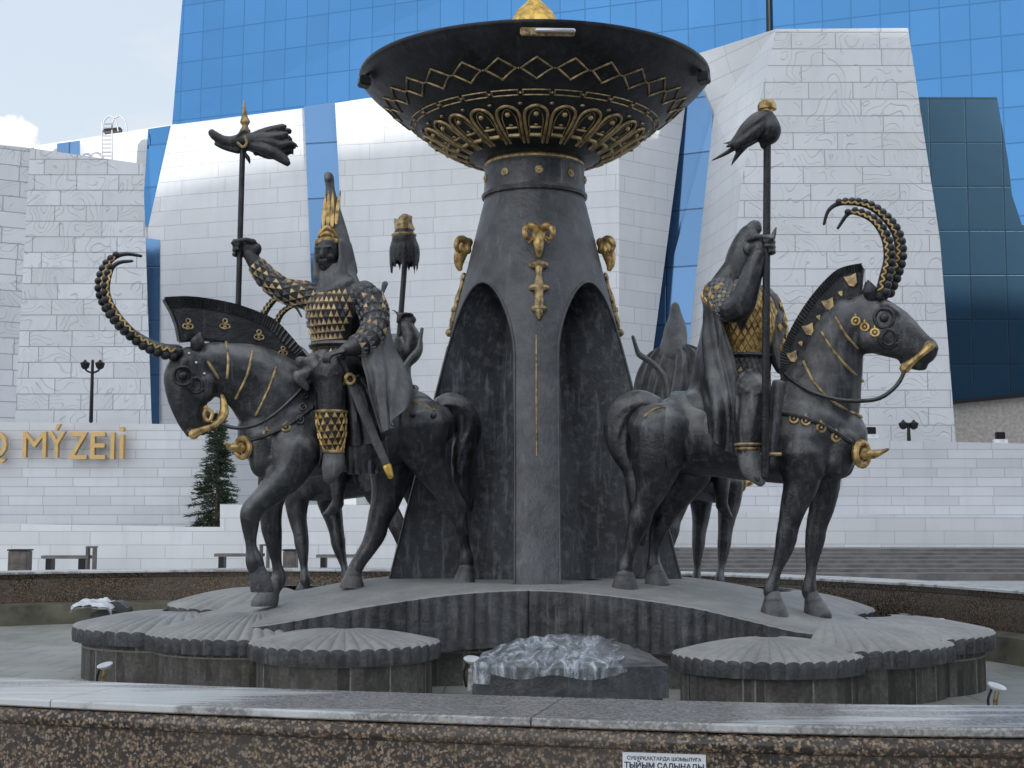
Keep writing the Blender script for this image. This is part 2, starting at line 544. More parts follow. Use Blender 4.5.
def thing(name, label, cat, loc=(0, 0, 0), rz=0.0, group=None):
    o = bpy.data.objects.new(name, None); COL.objects.link(o)
    o.empty_display_size = 0.2
    o.location = loc; o.rotation_euler = (0, 0, rz)
    WM[o.name] = Matrix.Translation(V(loc)) @ Matrix.Rotation(rz, 4, 'Z')
    tag(o, label, cat, group)
    return o


def tag(o, label, cat, group=None):
    o['label'] = label; o['category'] = cat
    if group: o['group'] = group
    return o


def struct(o):
    o['kind'] = 'structure'; return o


def copy_tree(o, parent=None):
    c = o.copy(); COL.objects.link(c)
    if parent is not None: c.parent = parent
    for ch in list(o.children): copy_tree(ch, c)
    return c


def remesh(mb, voxel, smooth=6, fac=0.5):
    """fuse overlapping closed shapes into one continuous skin (world space mesh)"""
    me = mb.mesh('tmp')
    o = bpy.data.objects.new('tmp', me); COL.objects.link(o)
    m = o.modifiers.new('r', 'REMESH'); m.mode = 'VOXEL'; m.voxel_size = voxel; m.use_smooth_shade = True
    if smooth:
        s = o.modifiers.new('s', 'SMOOTH'); s.factor = fac; s.iterations = smooth
    dg = bpy.context.evaluated_depsgraph_get(); dg.update()
    ev = o.evaluated_get(dg)
    res = bpy.data.meshes.new_from_object(ev)
    bpy.data.objects.remove(o, do_unlink=True)
    bpy.data.meshes.remove(me)
    return res


def emit_blob(name, mb, mat, parent, voxel=0.02, smooth=5, rough=0.0):
    me = remesh(mb, voxel, smooth)
    if rough:
        nv = len(me.vertices)
        co = np.empty(nv * 3, 'f'); me.vertices.foreach_get('co', co)
        no = np.empty(nv * 3, 'f'); me.vertex_normals.foreach_get('vector', no)
        co = co.reshape(-1, 3); no = no.reshape(-1, 3)
        nz = np.array([noise.fractal(V((float(a), float(b), float(c))) * 5.0, 1.0, 2.0, 3) for a, b, c in co], 'f')
        co += no * nz[:, None] * rough
        me.vertices.foreach_set('co', co.ravel()); me.update()
    me.transform(WM[parent.name].inverted())
    me.shade_smooth(); me.materials.clear(); me.materials.append(mat); me.name = name
    o = bpy.data.objects.new(name, me); COL.objects.link(o); o.parent = parent
    WM[o.name] = WM[parent.name]
    return o


def thick_mesh(name, grid_, thick):
    """a sheet given as rows of points, with real thickness"""
    J, n = len(grid_), len(grid_[0]); back = []
    for j in range(J):
        row = []
        for k in range(n):
            u = V(grid_[j][min(k + 1, n - 1)]) - V(grid_[j][max(k - 1, 0)])
            w = V(grid_[min(j + 1, J - 1)][k]) - V(grid_[max(j - 1, 0)][k])
            nr = u.cross(w); nr = nr.normalized() if nr.length > 1e-9 else V((0, 0, 0))
            row.append(V(grid_[j][k]) + nr * thick)
        back.append(row)
    m = MB(); m.grid(grid_); m.grid([r[::-1] for r in back])
    rim = [(grid_[0][k], back[0][k]) for k in range(n)] + [(grid_[j][-1], back[j][-1]) for j in range(1, J)] + \
          [(grid_[-1][k], back[-1][k]) for k in range(n - 2, -1, -1)] + [(grid_[j][0], back[j][0]) for j in range(J - 2, -1, -1)]
    m.grid([[q[0] for q in rim], [q[1] for q in rim]])
    me = m.mesh(name); bm = bmesh.new(); bm.from_mesh(me); bmesh.ops.remove_doubles(bm, verts=bm.verts, dist=1e-5)
    bmesh.ops.recalc_face_normals(bm, faces=bm.faces); bm.to_mesh(me); bm.free()
    return me


SUN_E, SUN_ANG, EXPO = 2.4, 0.5, 1.1
build_mats()
CX, CY = 0.24, 15.0           # axis of the fountain column


# ------------------------------------------------------------------ ground
g = MB(); g.quad((-400, -300, 0), (400, -300, 0), (400, 900, 0), (-400, 900, 0))
struct(emit('ground', g, M['ground'], smooth=False))

# ------------------------------------------------------------------ basin
inner = [(2.1, 5.92), (0.0, 6.24), (-2.5, 7.0), (-5.2, 8.3), (-7.8, 10.6), (-9.4, 13.6), (-9.6, 17.0), (-7.9, 20.3),
         (-4.6, 21.9), (-0.8, 21.9), (2.6, 20.3), (4.6, 17.6), (5.55, 14.9), (6.2, 11.6), (6.1, 8.2), (4.8, 6.2)]
ring_in = [V((p[0], p[1], 0)) for p in catmull(inner, True, 10)]
nR = len(ring_in)


def off_ring(d):
    out = []
    for i, p in enumerate(ring_in):
        t = (ring_in[(i + 1) % nR] - ring_in[i - 1]).normalized()
        nrm = V((-t.y, t.x, 0))          # the ring runs clockwise seen from above, this points outwards
        if nrm.dot(p - V((-1.7, 13.8, 0))) < 0: nrm = -nrm
        out.append(p + nrm * d)
    return out


def sweep(profile):
    """profile: (outward offset, z) points, closed section swept round the basin"""
    m = MB(); rows = []
    for d, z in profile + [profile[0]]:
        rows.append([V((q.x, q.y, z)) for q in off_ring(d)])
    m.grid(rows, True)
    return m


basin = thing('basin_wall', 'low brown granite parapet with pale polished coping running round the fountain basin', 'basin wall', (-1.7, 13.8, 0))
emit('wall_face', sweep([(0.06, 0.0), (0.655, 0.0), (0.655, 0.742), (0.06, 0.742)]), M['granite'], basin, angle=30)
emit('ledge', sweep([(0.0, 0.02), (-0.0, 0.40), (-0.26, 0.37), (-0.30, 0.02)]), M['mossy'], basin, angle=30)
emit('moulding', sweep([(0.10, 0.745), (0.668, 0.745), (0.682, 0.750), (0.690, 0.763), (0.692, 0.778), (0.688, 0.795), (0.675, 0.808), (0.64, 0.812), (0.10, 0.812)]), M['granite'], basin, angle=50)
rings_ = [(off_ring(d_), z_) for d_, z_ in [(0.0, 0.816), (0.66, 0.816), (0.668, 0.822), (0.668, 0.843), (0.66, 0.85), (0.015, 0.85), (0.0, 0.84)]]
acc, seg0 = 0.0, 0
cuts = [0]
for i in range(1, nR):
    acc += (ring_in[i] - ring_in[i - 1]).length
    if acc > 1.75: cuts.append(i); acc = 0.0
cuts.append(nR)
for s0, s1 in zip(cuts, cuts[1:]):
    m = MB(); rows = []
    for i in range(s0, s1 + 1):
        row = []
        for rg, z_ in rings_:
            q = rg[i % nR].copy(); t = (rg[(i + 1) % nR] - rg[i - 1]).normalized()
            if i == s0: q += t * .003
            if i == s1: q -= t * .003
            row.append(V((q.x, q.y, z_)))
        rows.append(row)
    m.grid(rows, True); n_ = len(rings_)
    m.f.append(tuple(range(n_))); m.f.append(tuple(len(m.v) - n_ + k for k in reversed(range(n_))))
    emit('coping_slab', m, M['granite_top'], basin, angle=30)
# basin floor
m = MB(); m.poly([V((q.x, q.y, 0.10)) for q in off_ring(-0.05)])
struct(emit('basin_floor', m, M['floor'], smooth=False))

# sign on the parapet
def text_mesh(name, body, size, ext, mat, parent, mtx, offset=0.0, align='CENTER', res=3):
    cu = bpy.data.curves.new(name, 'FONT'); cu.body = body; cu.size = size; cu.extrude = ext; cu.offset = offset
    cu.align_x = align; cu.align_y = 'BOTTOM'; cu.resolution_u = res
    o = bpy.data.objects.new('t', cu); COL.objects.link(o)
    dg = bpy.context.evaluated_depsgraph_get(); dg.update()
    me = bpy.data.meshes.new_from_object(o.evaluated_get(dg))
    bpy.data.objects.remove(o, do_unlink=True)
    me.transform(mtx)
    if parent is not None: me.transform(WM[parent.name].inverted())
    me.materials.clear(); me.materials.append(mat); me.name = name
    o = bpy.data.objects.new(name, me); COL.objects.link(o); o.parent = parent
    WM[o.name] = WM[parent.name] if parent is not None else Matrix.Identity(4)
    return o


def place_on_wall(px, z):
    """point on the outer face of the near parapet under the image column px, with its outward normal"""
    rg = off_ring(0.655)
    d = ray(px, 740); best = None
    for i in range(nR):
        a, b = rg[i], rg[(i + 1) % nR]
        e = b - a
        den = d.x * e.y - d.y * e.x
        if abs(den) < 1e-9: continue
        t = (a.x * e.y - a.y * e.x) / den
        s = (a.x * d.y - a.y * d.x) / den
        if 0 <= s <= 1 and t > 0 and (best is None or t < best[0]):
            best = (t, V((d.x * t, d.y * t, z)), e.normalized())
    t, p, e = best
    if e.x < 0: e = -e
    return p, e, V((e.y, -e.x, 0))


p, e, nn = place_on_wall(664, 0.40)
_d = ray(664, 753); ZSIGN = CAMP.z + _d.z / _d.y * p.y
rot = Matrix(((e.x, 0, -e.y * -1, 0), (e.y, 0, -e.x, 0), (0, 1, 0, 0), (0, 0, 0, 1)))
rot = Matrix.Identity(4)
rot.col[0] = (e.x, e.y, 0, 0); rot.col[1] = (0, 0, 1, 0); rot.col[2] = (nn.x, nn.y, 0, 0); rot.col[3] = (0, 0, 0, 1)
sg = thing('notice_sign', 'small white notice plate with dark Cyrillic lettering on the granite parapet', 'sign', p, math.atan2(e.y, e.x))
half = 0.155; ztop = ZSIGN; zb = ZSIGN - 0.165
b_ = MB(); q0 = p + nn * 0.002
b_.prism([V((q0.x, q0.y, 0)) - e * half + V((0, 0, zb)), V((q0.x, q0.y, 0)) + e * half + V((0, 0, zb)),
          V((q0.x, q0.y, 0)) + e * half + V((0, 0, ztop)), V((q0.x, q0.y, 0)) - e * half + V((0, 0, ztop))], nn * 0.006)
emit('plate', b_, M['sign'], sg, smooth=False)
for body, size, z, w in (('СУБҰРҚАҚТАРДА ШОМЫЛУҒА', 0.0182, ZSIGN - .030, 0.0003), ('ТЫЙЫМ САЛЫНАДЫ', 0.0285, ZSIGN - .062, 0.0008)):
    T = Matrix.Translation(V((q0.x, q0.y, z)) + nn * 0.0075) @ rot
    text_mesh('lettering', body, size, 0.0004, M['ink'], sg, T, w)

# ------------------------------------------------------------------ plinth
def zf(r):
    K = [(0, 1.0), (1.6, 1.0), (1.85, .975), (2.1, .936), (2.65, .833), (3.4, .66), (4.3, .57), (9, .5)]
    for (a, za), (b, zb_) in zip(K, K[1:]):
        if r <= b: return za + (zb_ - za) * (r - a) / (b - a)
    return .5


def deckz(x, y):
    return zf(math.hypot(x - CX, y - CY))


def resample(pts, step):
    out = []; n = len(pts); acc = 0
    for i in range(n):
        a = V((*pts[i][:2], 0)); b = V((*pts[(i + 1) % n][:2], 0)); L = (b - a).length
        k = 0
        while acc < L:
            out.append(a + (b - a) * (acc / L)); acc += step
        acc -= L
    return out


plinth = thing('fountain_plinth', 'dark fluted star shaped bronze plinth with scalloped fan ends carrying the horsemen and the column', 'fountain plinth', (CX, CY, 0.1))
outl = [(0.15, 13.13), (0.8, 13.0), (1.6, 12.76), (2.4, 12.4), (2.9, 12.25), (3.3, 12.5), (3.55, 12.9), (3.6, 13.3), (3.35, 13.8), (3.0, 14.4), (2.7, 15.1),
        (2.75, 15.9), (3.2, 16.8), (3.6, 17.5), (3.5, 18.2), (2.8, 18.5), (2.0, 17.9), (1.2, 17.1), (0.24, 16.9),
        (-0.8, 17.1), (-1.6, 17.8), (-2.3, 18.6), (-3.0, 18.6), (-3.3, 17.9), (-2.9, 16.9), (-2.5, 16.0), (-2.5, 15.3),
        (-2.9, 14.8), (-3.3, 14.6), (-3.5, 14.2), (-3.35, 13.7), (-3.0, 13.25), (-2.6, 12.95), (-2.1, 12.75), (-1.4, 12.86), (-0.6, 13.05)]
oc = catmull(outl, True, 12)
oc = resample(oc, 0.02)
# shallow flutes all round
per = 0; fl = []
for i, pnt in enumerate(oc):
    t = (oc[(i + 1) % len(oc)] - oc[i - 1]).normalized()
    nrm = V((t.y, -t.x, 0))
    if nrm.dot(pnt - V((CX, CY, 0))) < 0: nrm = -nrm
    s = i / len(oc) * round(len(oc) * 0.02 / 0.125)
    fl.append((pnt, nrm, abs(math.sin(PI * s))))
deck = MB()
rows = []
for k in range(0, 15):
    t = 0.2 + 0.8 * k / 14
    rows.append([])
    for pnt, nrm, f in fl:
        q = V((CX, CY, 0)) + (pnt - V((CX, CY, 0))) * t
        r = math.hypot(q.x - CX, q.y - CY)
        rows[-1].append(V((q.x, q.y, zf(r) + 0.004 * noise.noise(V((q.x * 3, q.y * 3, 0))))))
deck.grid(rows, True)
last = [V((p_.x, p_.y, deckz(p_.x, p_.y))) for p_, n_, f in fl]
rim = [q + n_ * 0.034 * f ** .7 - V((0, 0, 0.014)) for q, (p_, n_, f) in zip(last, fl)]
deck.grid([last, rim], True)
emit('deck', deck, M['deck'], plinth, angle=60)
side = MB()
lo1 = [V((q.x, q.y, max(0.42, q.z - 0.50))) for q in rim]
top = [q - V((0, 0, 0.0)) for q in rim]
mid = [V((q.x + n_.x * .006, q.y + n_.y * .006, (q.z + l.z) / 2)) for q, l, (p_, n_, f) in zip(rim, lo1, fl)]
und = [l - n_ * 0.22 for l, (p_, n_, f) in zip(lo1, fl)]
side.grid([top, mid, lo1, und], True)
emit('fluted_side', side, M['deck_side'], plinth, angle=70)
ped = MB()
pe = resample(catmull(outl, True, 6), 0.15)
pi = []
for i, pnt in enumerate(pe):
    t = (pe[(i + 1) % len(pe)] - pe[i - 1]).normalized(); nrm = V((t.y, -t.x, 0))
    if nrm.dot(pnt - V((CX, CY, 0))) < 0: nrm = -nrm
    pi.append(pnt - nrm * 0.12)
ped.grid([[V((q.x, q.y, 0.1)) for q in pi], [V((q.x, q.y, 0.44)) for q in pi]], True)
emit('stone_base', ped, M['plinth_stone'], plinth, uv=True, smooth=False)


def fan_lobe(cx, cy, ang, half, rad, z_in, z_rim, ribs, apex=0.25, thick=0.17, dome=0.03, mat_top='deck'):
    """a scalloped fan cap: centre of the arc, direction, half angle, radius; height at the hub and at the rim"""
    a0, a1 = ang - half, ang + half
    n = ribs * 8
    rows = []; rim_t = []
    for j in range(12):
        t = j / 11
        rr = apex * rad + (1 - apex) * rad * t
        row = []
        for k in range(n + 1):
            a = a0 + (a1 - a0) * k / n
            f = abs(math.sin(PI * k / 8))
            amp = 0.023 * t
            z = z_in + (z_rim - z_in) * t ** 1.25 + dome * math.sin(PI * t) + amp * (f ** 0.7 - 0.6)
            r2 = rr * (1 + 0.022 * f * t)
            row.append(V((cx + r2 * math.cos(a), cy + r2 * math.sin(a), z)))
        rows.append(row)
    top_ = MB(); top_.grid(rows)
    e1 = [V((q.x + 0.02 * math.cos(a0 + (a1 - a0) * k / n), q.y + 0.02 * math.sin(a0 + (a1 - a0) * k / n), q.z - 0.022)) for k, q in enumerate(rows[-1])]
    top_.grid([rows[-1], e1])
    skirt = MB()
    e2 = [V((q.x, q.y, z_rim - thick)) for q in e1]
    e3 = [V((cx + (q.x - cx) * 0.93, cy + (q.y - cy) * 0.93, z_rim - thick)) for q in e2]
    em = [V((q.x + 0.008 * math.cos(a0 + (a1 - a0) * k / n), q.y + 0.008 * math.sin(a0 + (a1 - a0) * k / n), z_rim - thick * .45)) for k, q in enumerate(e1)]
    skirt.grid([e1, em, e2, e3])
    # straight flanks
    for idx in (0, n):
        col_t = [r[idx] for r in rows] + [e1[idx]]
        col_b = [V((q.x, q.y, z_rim - thick)) for q in col_t]
        skirt.grid([col_t, col_b])
    c = emit('fan_cap', top_, M[mat_top], plinth, angle=50)
    emit('fluted_rim', skirt, M['deck_side'], c, angle=50)
    st = MB(); m_ = 24; r3 = rad * 0.955
    A = [V((cx + r3 * math.cos(a0 + (a1 - a0) * k / m_), cy + r3 * math.sin(a0 + (a1 - a0) * k / m_), 0.10)) for k in range(m_ + 1)]
    A = [V((cx + .1 * math.cos(ang), cy + .1 * math.sin(ang), 0.1))] + A
    st.grid([A, [V((q.x, q.y, z_rim - thick - 0.003)) for q in A]], True)
    emit('stone_base', st, M['plinth_stone'], c, uv=True, smooth=False)
    return c


# ends of the four arms: three overlapping fans each
fan_lobe(-1.46, 12.66, R(-96), R(98), 0.80, 0.66, 0.56, 23, mat_top='deck', apex=.12, thick=.15, dome=.012)       # near left
fan_lobe(-2.36, 13.55, R(-112), R(46), 1.02, 0.75, 0.585, 15, apex=.2, thick=.15, dome=.015)
fan_lobe(-3.17, 14.22, R(-135), R(70), 1.06, 0.72, 0.60, 17, apex=.25, thick=.15, dome=.015)
fan_lobe(2.12, 12.00, R(-86), R(98), 0.76, 0.64, 0.52, 23, apex=.12, thick=.15, dome=.012)      # near right
fan_lobe(2.78, 12.72, R(-62), R(50), 1.04, 0.74, 0.565, 15, apex=.25, thick=.15, dome=.015)
fan_lobe(3.20, 13.30, R(-38), R(56), 1.14, 0.73, 0.61, 17, apex=.25, thick=.15, dome=.015)
fan_lobe(-2.8, 17.3, R(195), R(105), 1.25, 0.80, 0.62, 20, apex=.2)
fan_lobe(-2.75, 18.2, R(120), R(60), 1.2, 0.76, 0.56, 16, apex=.3)
fan_lobe(-1.9, 18.4, R(85), R(60), 1.0, 0.76, 0.56, 16, apex=.3)
fan_lobe(3.1, 17.2, R(-12), R(105), 1.15, 0.76, 0.56, 18, apex=.2)
fan_lobe(2.9, 18.0, R(60), R(60), 1.2, 0.76, 0.56, 16, apex=.3)
fan_lobe(2.1, 18.2, R(100), R(60), 1.0, 0.76, 0.56, 16, apex=.3)

# the low cover in front, half wrapped in clear plastic
cov = thing('fountain_cover', 'low domed dark bronze cover in front of the plinth partly wrapped in plastic', 'fountain cover', (0.42, 10.6, 0.1))
NP = 40
def cov_pt(u, v, lift=0.0):
    """u across -1..1, v from the front rim 0 to the ridge 1"""
    hx = 0.705
    x = 0.42 + hx * u * (1 - 0.06 * v)
    zr = 0.56 + (0.165 * max(0.0, 1 - abs(u) ** 2.2)) * v
    y = 10.25 + 0.16 * u * u + v * 0.62
    return V((x, y, zr + lift))
cm = MB()
rows = [[cov_pt(-1 + 2 * k / NP, v) + V((0, 0, 0.012 * abs(math.sin(PI * k / 2.5)) * v)) for k in range(NP + 1)] for v in (0, .2, .4, .6, .8, 1.0)]
back = [[V((q.x, q.y + 0.4 * t, q.z - 0.12 * t)) for q in rows[-1]] for t in (.5, 1)]
cm.grid(rows + back)
front = [[V((q.x, q.y, q.z)) for q in rows[0]], [V((q.x * 1, q.y + 0.0, 0.33)) for q in rows[0]]]
cm.grid(front)
for s_ in (0, NP):
    colp = [r[s_] for r in rows + back]
    cm.grid([colp, [V((q.x, q.y, 0.33)) for q in colp]])
emit('cap', cm, M['deck_side'], cov, angle=35)
cb = MB(); q0_, q1_ = rows[0][0], rows[0][-1]
cb.box((q0_.x + .04, 10.45, 0.1), (q1_.x - .04, 11.2, 0.34))
emit('stone_base', cb, M['plinth_stone'], cov, uv=True, smooth=False)
sh = MB(); rws = []
nu, nv = 90, 26
for j in range(nv + 1):
    row = []
    for k in range(nu + 1):
        u = -1.04 + 1.56 * k / nu + 0.05 * math.sin(j * .9) * (k / nu)
        v = 1.15 - 1.45 * j / nv
        hang = max(0, -v)
        wr = 0.010 * noise.fractal(V((u * 6.5, v * 3.2, 1.7)), 1, 2, 4)
        fold = 0.005 * math.sin(u * 34 + 2 * v)
        if v >= 0:
            q = cov_pt(max(-1.0, min(1, u)), min(1, v), 0.022 + wr + fold)
            if v > 1: q += V((0, (v - 1) * .8, -(v - 1) * .1))
        else:
            q = cov_pt(max(-1, min(1, u)), 0, 0) + V((0, -0.02 - abs(wr) - abs(fold), -hang * (0.30 if u < -.82 else 0.16 + .04 * math.sin(u * 9)) * 1.4))
        if u < -1: q += V((u + 1, 0, 0)) * 0.8 - V((0, 0, 0.05))
        row.append(q)
    rws.append(row)
sh.grid(rws)
o = emit('plastic_sheet', sh, M['sheet'], None, recalc=False, origin=(0.2, 10.4, 0.55))
tag(o, 'crumpled clear plastic sheeting draped over the low front cover', 'plastic sheet')

# small white lamps among the plinth stones
def nozzle(x, y, z0, label, tilt):
    t = thing('basin_lamp', label, 'basin lamp', (x, y, z0), 0, 'small white lamps standing in the basin')
    a = MB(); a.tube([(x, y, z0), (x + .01, y, z0 + .12), (x + 0.03, y - .01, z0 + .2)], 0.018, 8)
    emit('stem', a, M['gold_dull'], t)
    a = MB(); a.tube([(x - .03, y - .01, z0), (x - .05, y, z0 + .1), (x - .02, y, z0 + .19)], 0.01, 6)
    emit('cable', a, M['black'], t)
    a = MB(); d = V((tilt, -0.25, 1)).normalized()
    c_ = V((x + .02, y - .01, z0 + .21))
    s1 = d.cross(V((0, 1, 0))).normalized(); s2 = d.cross(s1)
    for q_ in range(1):
        rws_ = [[c_ + d * h_ + (s1 * math.cos(2 * PI * k / 20) + s2 * math.sin(2 * PI * k / 20)) * r_ for k in range(20)] for r_, h_ in ((.001, -.03), (.04, -.028), (.068, -.006), (.072, .004), (.066, .010), (.03, .016), (.001, .017))]
        a.grid(rws_, True)
    emit('lamp_head', a, M['white'], t)
P_ = at(103, 664, 12.9); nozzle(P_.x, P_.y, P_.z - .22, 'small white basin lamp left of the stone base at the far left fan', -.2)
P_ = at(994, 685, 11.0); nozzle(P_.x, P_.y, P_.z - .22, 'small white basin lamp at the right end beside the fans', .25)
P_ = at(470, 658, 11.5); nozzle(P_.x, P_.y, P_.z - .22, 'small white basin lamp between the left fan and the wrapped cover', .1)

# crumpled white wrappings left on the far fans with a dark slab leaning beside them
def crumple(px, py, Y, sx, sy, label, slab):
    c_ = at(px, py, Y)
    a = MB(); rr = []
    for j in range(15):
        row = []
        for k in range(19):
            u, v = k / 18 * 2 - 1, j / 14 * 2 - 1
            e_ = 1 + .25 * noise.noise(V((u * 2, v * 2, px)))
            row.append(c_ + V((u * sx * e_, v * sy * .5, v * 0.03 + 0.035 * noise.fractal(V((u * 2.6, v * 2.2, px * .1)), 1, 2, 4) + 0.05 * (1 - u * u))))
        rr.append(row)
    a.grid(rr)
    b2 = [[q - V((0, 0, 0.02)) for q in r_] for r_ in rr]
    a.grid(b2)
    o = emit('plastic_wrapping', a, M['white'], None, origin=c_)
    tag(o, label, 'plastic wrapping')
    a = MB(); s0, s1 = at(slab[0], slab[1], Y), at(slab[2], slab[3], Y)
    n_ = 10
    arc = [s0 + (s1 - s0) * (k / n_) + V((0, 0, slab[4] * math.sin(PI * (k / n_) ** slab[5]))) for k in range(n_ + 1)]
    a.prism(arc + [V((s1.x, s1.y, s1.z - .12)), V((s0.x, s0.y, s0.z - .12))], (0, .25, 0))
    emit('fan_slab', a, M['deck_side'], plinth, bevel=0.01)
crumple(94, 607, 15.2, .22, .3, 'crumpled white plastic wrapping on the left fans', (90, 614, 127, 609, .1, 1.4))
crumple(938, 629, 13.3, .26, .3, 'crumpled white plastic wrapping on the right fans', (902, 623, 935, 632, .1, .6))

# ------------------------------------------------------------------ column
column = thing('fountain_column', 'tall tapering dark bronze column with arched niches and gold ram heads', 'fountain column', (CX, CY, 0.99))
Z0, ZT = 0.985, 5.02
def cr(z): return 1.505 - 0.243 * (z - 1.0)
ZS, ZA = 3.20, 4.02
def half_open(z):
    r = cr(z); w = math.asin(min(0.99, 0.215 / r)); a = PI / 4 - w
    if z > ZS: a *= math.sqrt(max(0.0, 1 - ((z - ZS) / (ZA - ZS)) ** 2))
    return a
zs = [Z0 + (ZS - Z0) * k / 12 for k in range(12)] + [ZS + (ZA - ZS) * math.sin(PI / 2 * k / 26) for k in range(27)] + [ZA + 0.001 + (ZT - ZA) * k / 8 for k in range(0, 9)]
body = MB(); niche = MB()
for q in range(4):
    thf = -PI / 2 + q * PI / 2
    rows = []
    for z in zs:
        w = PI / 4 - (half_open(z) if z < ZA else 0)
        rows.append([V((CX + cr(z) * math.cos(thf + w * (2 * k / 12 - 1)), CY + cr(z) * math.sin(thf + w * (2 * k / 12 - 1)), z)) for k in range(13)])
    body.grid(rows)
    # reveals and the curved wall at the back of the niche
    thc = thf + PI / 4
    def inner_pt(a, z, dep):
        r = cr(z)
        rim_ = V((CX + r * math.cos(thc + a), CY + r * math.sin(thc + a), z))
        c_ = V((CX, CY, z)); dirc = V((math.cos(thc), math.sin(thc), 0))
        return rim_ - dirc * dep
    zz = [z for z in zs if z <= ZA]
    for sgn in (-1, 1):
        rows = []
        for z in zz:
            a = half_open(z) * sgn
            D = 0.50 * cr(z)
            tgt = V((CX, CY, z)) + V((math.cos(thc), math.sin(thc), 0)) * 0.28 * cr(z) + V((-math.sin(thc), math.cos(thc), 0)) * sgn * 0.22 * cr(z)
            rm = inner_pt(a, z, 0)
            f = min(1.0, half_open(z) / (0.4))
            tgt = rm.lerp(tgt, min(1, 0.15 + .85 * f)) if z > ZS else tgt
            e_ = rm + (rm - V((CX, CY, z))).normalized() * 0
            rows.append([e_, rm.lerp(tgt, .35), rm.lerp(tgt, .7), tgt])
        niche.grid(rows)
    rows = []
    for z in zz:
        L = []
        for sgn in (-1, -.33, .33, 1):
            a = half_open(z) * (1 if sgn > 0 else -1)
            s1 = 1 if sgn > 0 else -1
            tg = V((CX, CY, z)) + V((math.cos(thc), math.sin(thc), 0)) * 0.28 * cr(z) + V((-math.sin(thc), math.cos(thc), 0)) * s1 * 0.22 * cr(z)
            rm = inner_pt(a, z, 0); f = min(1.0, half_open(z) / 0.4)
            tg = rm.lerp(tg, min(1, 0.15 + .85 * f)) if z > ZS else tg
            L.append((sgn, tg))
        p1, p2 = L[0][1], L[-1][1]
        rows.append([p1.lerp(p2, k / 6) for k in range(7)])
    niche.grid(rows)
emit('shaft', body, M['column'], column, angle=40)
emit('niche', niche, M['niche'], column, angle=40)
# thickened lips round the niches
for q in range(4):
    thc = -PI / 4 + q * PI / 2
    path = []
    for sgn in (-1, 1):
        zz = [z for z in zs if z <= ZA]
        if sgn > 0: zz = zz[::-1][1:]
        for z in zz:
            a = half_open(z) * sgn; r = cr(z) + 0.004
            path.append((CX + r * math.cos(thc + a), CY + r * math.sin(thc + a), z))
    a = MB(); a.tube(path, 0.014, 6, sub=1, cap=False); emit('niche_lip', a, M['column'], column)
co_ = MB(); co_.rev([(0.53, 5.00), (0.560, 5.005), (0.565, 5.035), (0.548, 5.055), (0.54, 5.08), (0.532, 5.30), (0.545, 5.33), (0.52, 5.36)], (CX, CY), 72)
emit('collar', co_, M['bronze'], column, angle=35)
gr = MB(); gr.rev([(0.48, 5.345), (0.53, 5.35), (0.537, 5.37), (0.525, 5.39), (0.48, 5.395)], (CX, CY), 72)
emit('gold_ring', gr, M['gold_dull'], column, angle=60)
for k in range(9):
    a = -PI / 2 + (k + .1) * 2 * PI / 9
    c_ = V((CX + .535 * math.cos(a), CY + .535 * math.sin(a), 5.20)); n_ = V((math.cos(a), math.sin(a), 0))
    t_ = V((-n_.y, n_.x, 0))
    m = MB(); rr_ = [[c_ + n_ * h_ + (t_ * math.cos(2 * PI * q / 16) + V((0, 0, math.sin(2 * PI * q / 16)))) * r_ for q in range(16)] for r_, h_ in ((.042, -.01), (.044, .006), (.03, .014), (.018, .012), (.016, .022), (.001, .026))]
    m.grid(rr_, True)
    for j in range(6):
        m.ball(c_ + n_ * .010 + t_ * .03 * math.cos(j * PI / 3) + V((0, 0, .03 * math.sin(j * PI / 3))), .009, 6, 4)
    emit('rosette', m, M['gold_dull'], column)


def fin_frame(q, z):
    th = -PI / 2 + q * PI / 2
    n_ = V((math.cos(th), math.sin(th), 0)); t_ = V((-n_.y, n_.x, 0))
    return V((CX, CY, z)) + n_ * cr(z), n_, t_


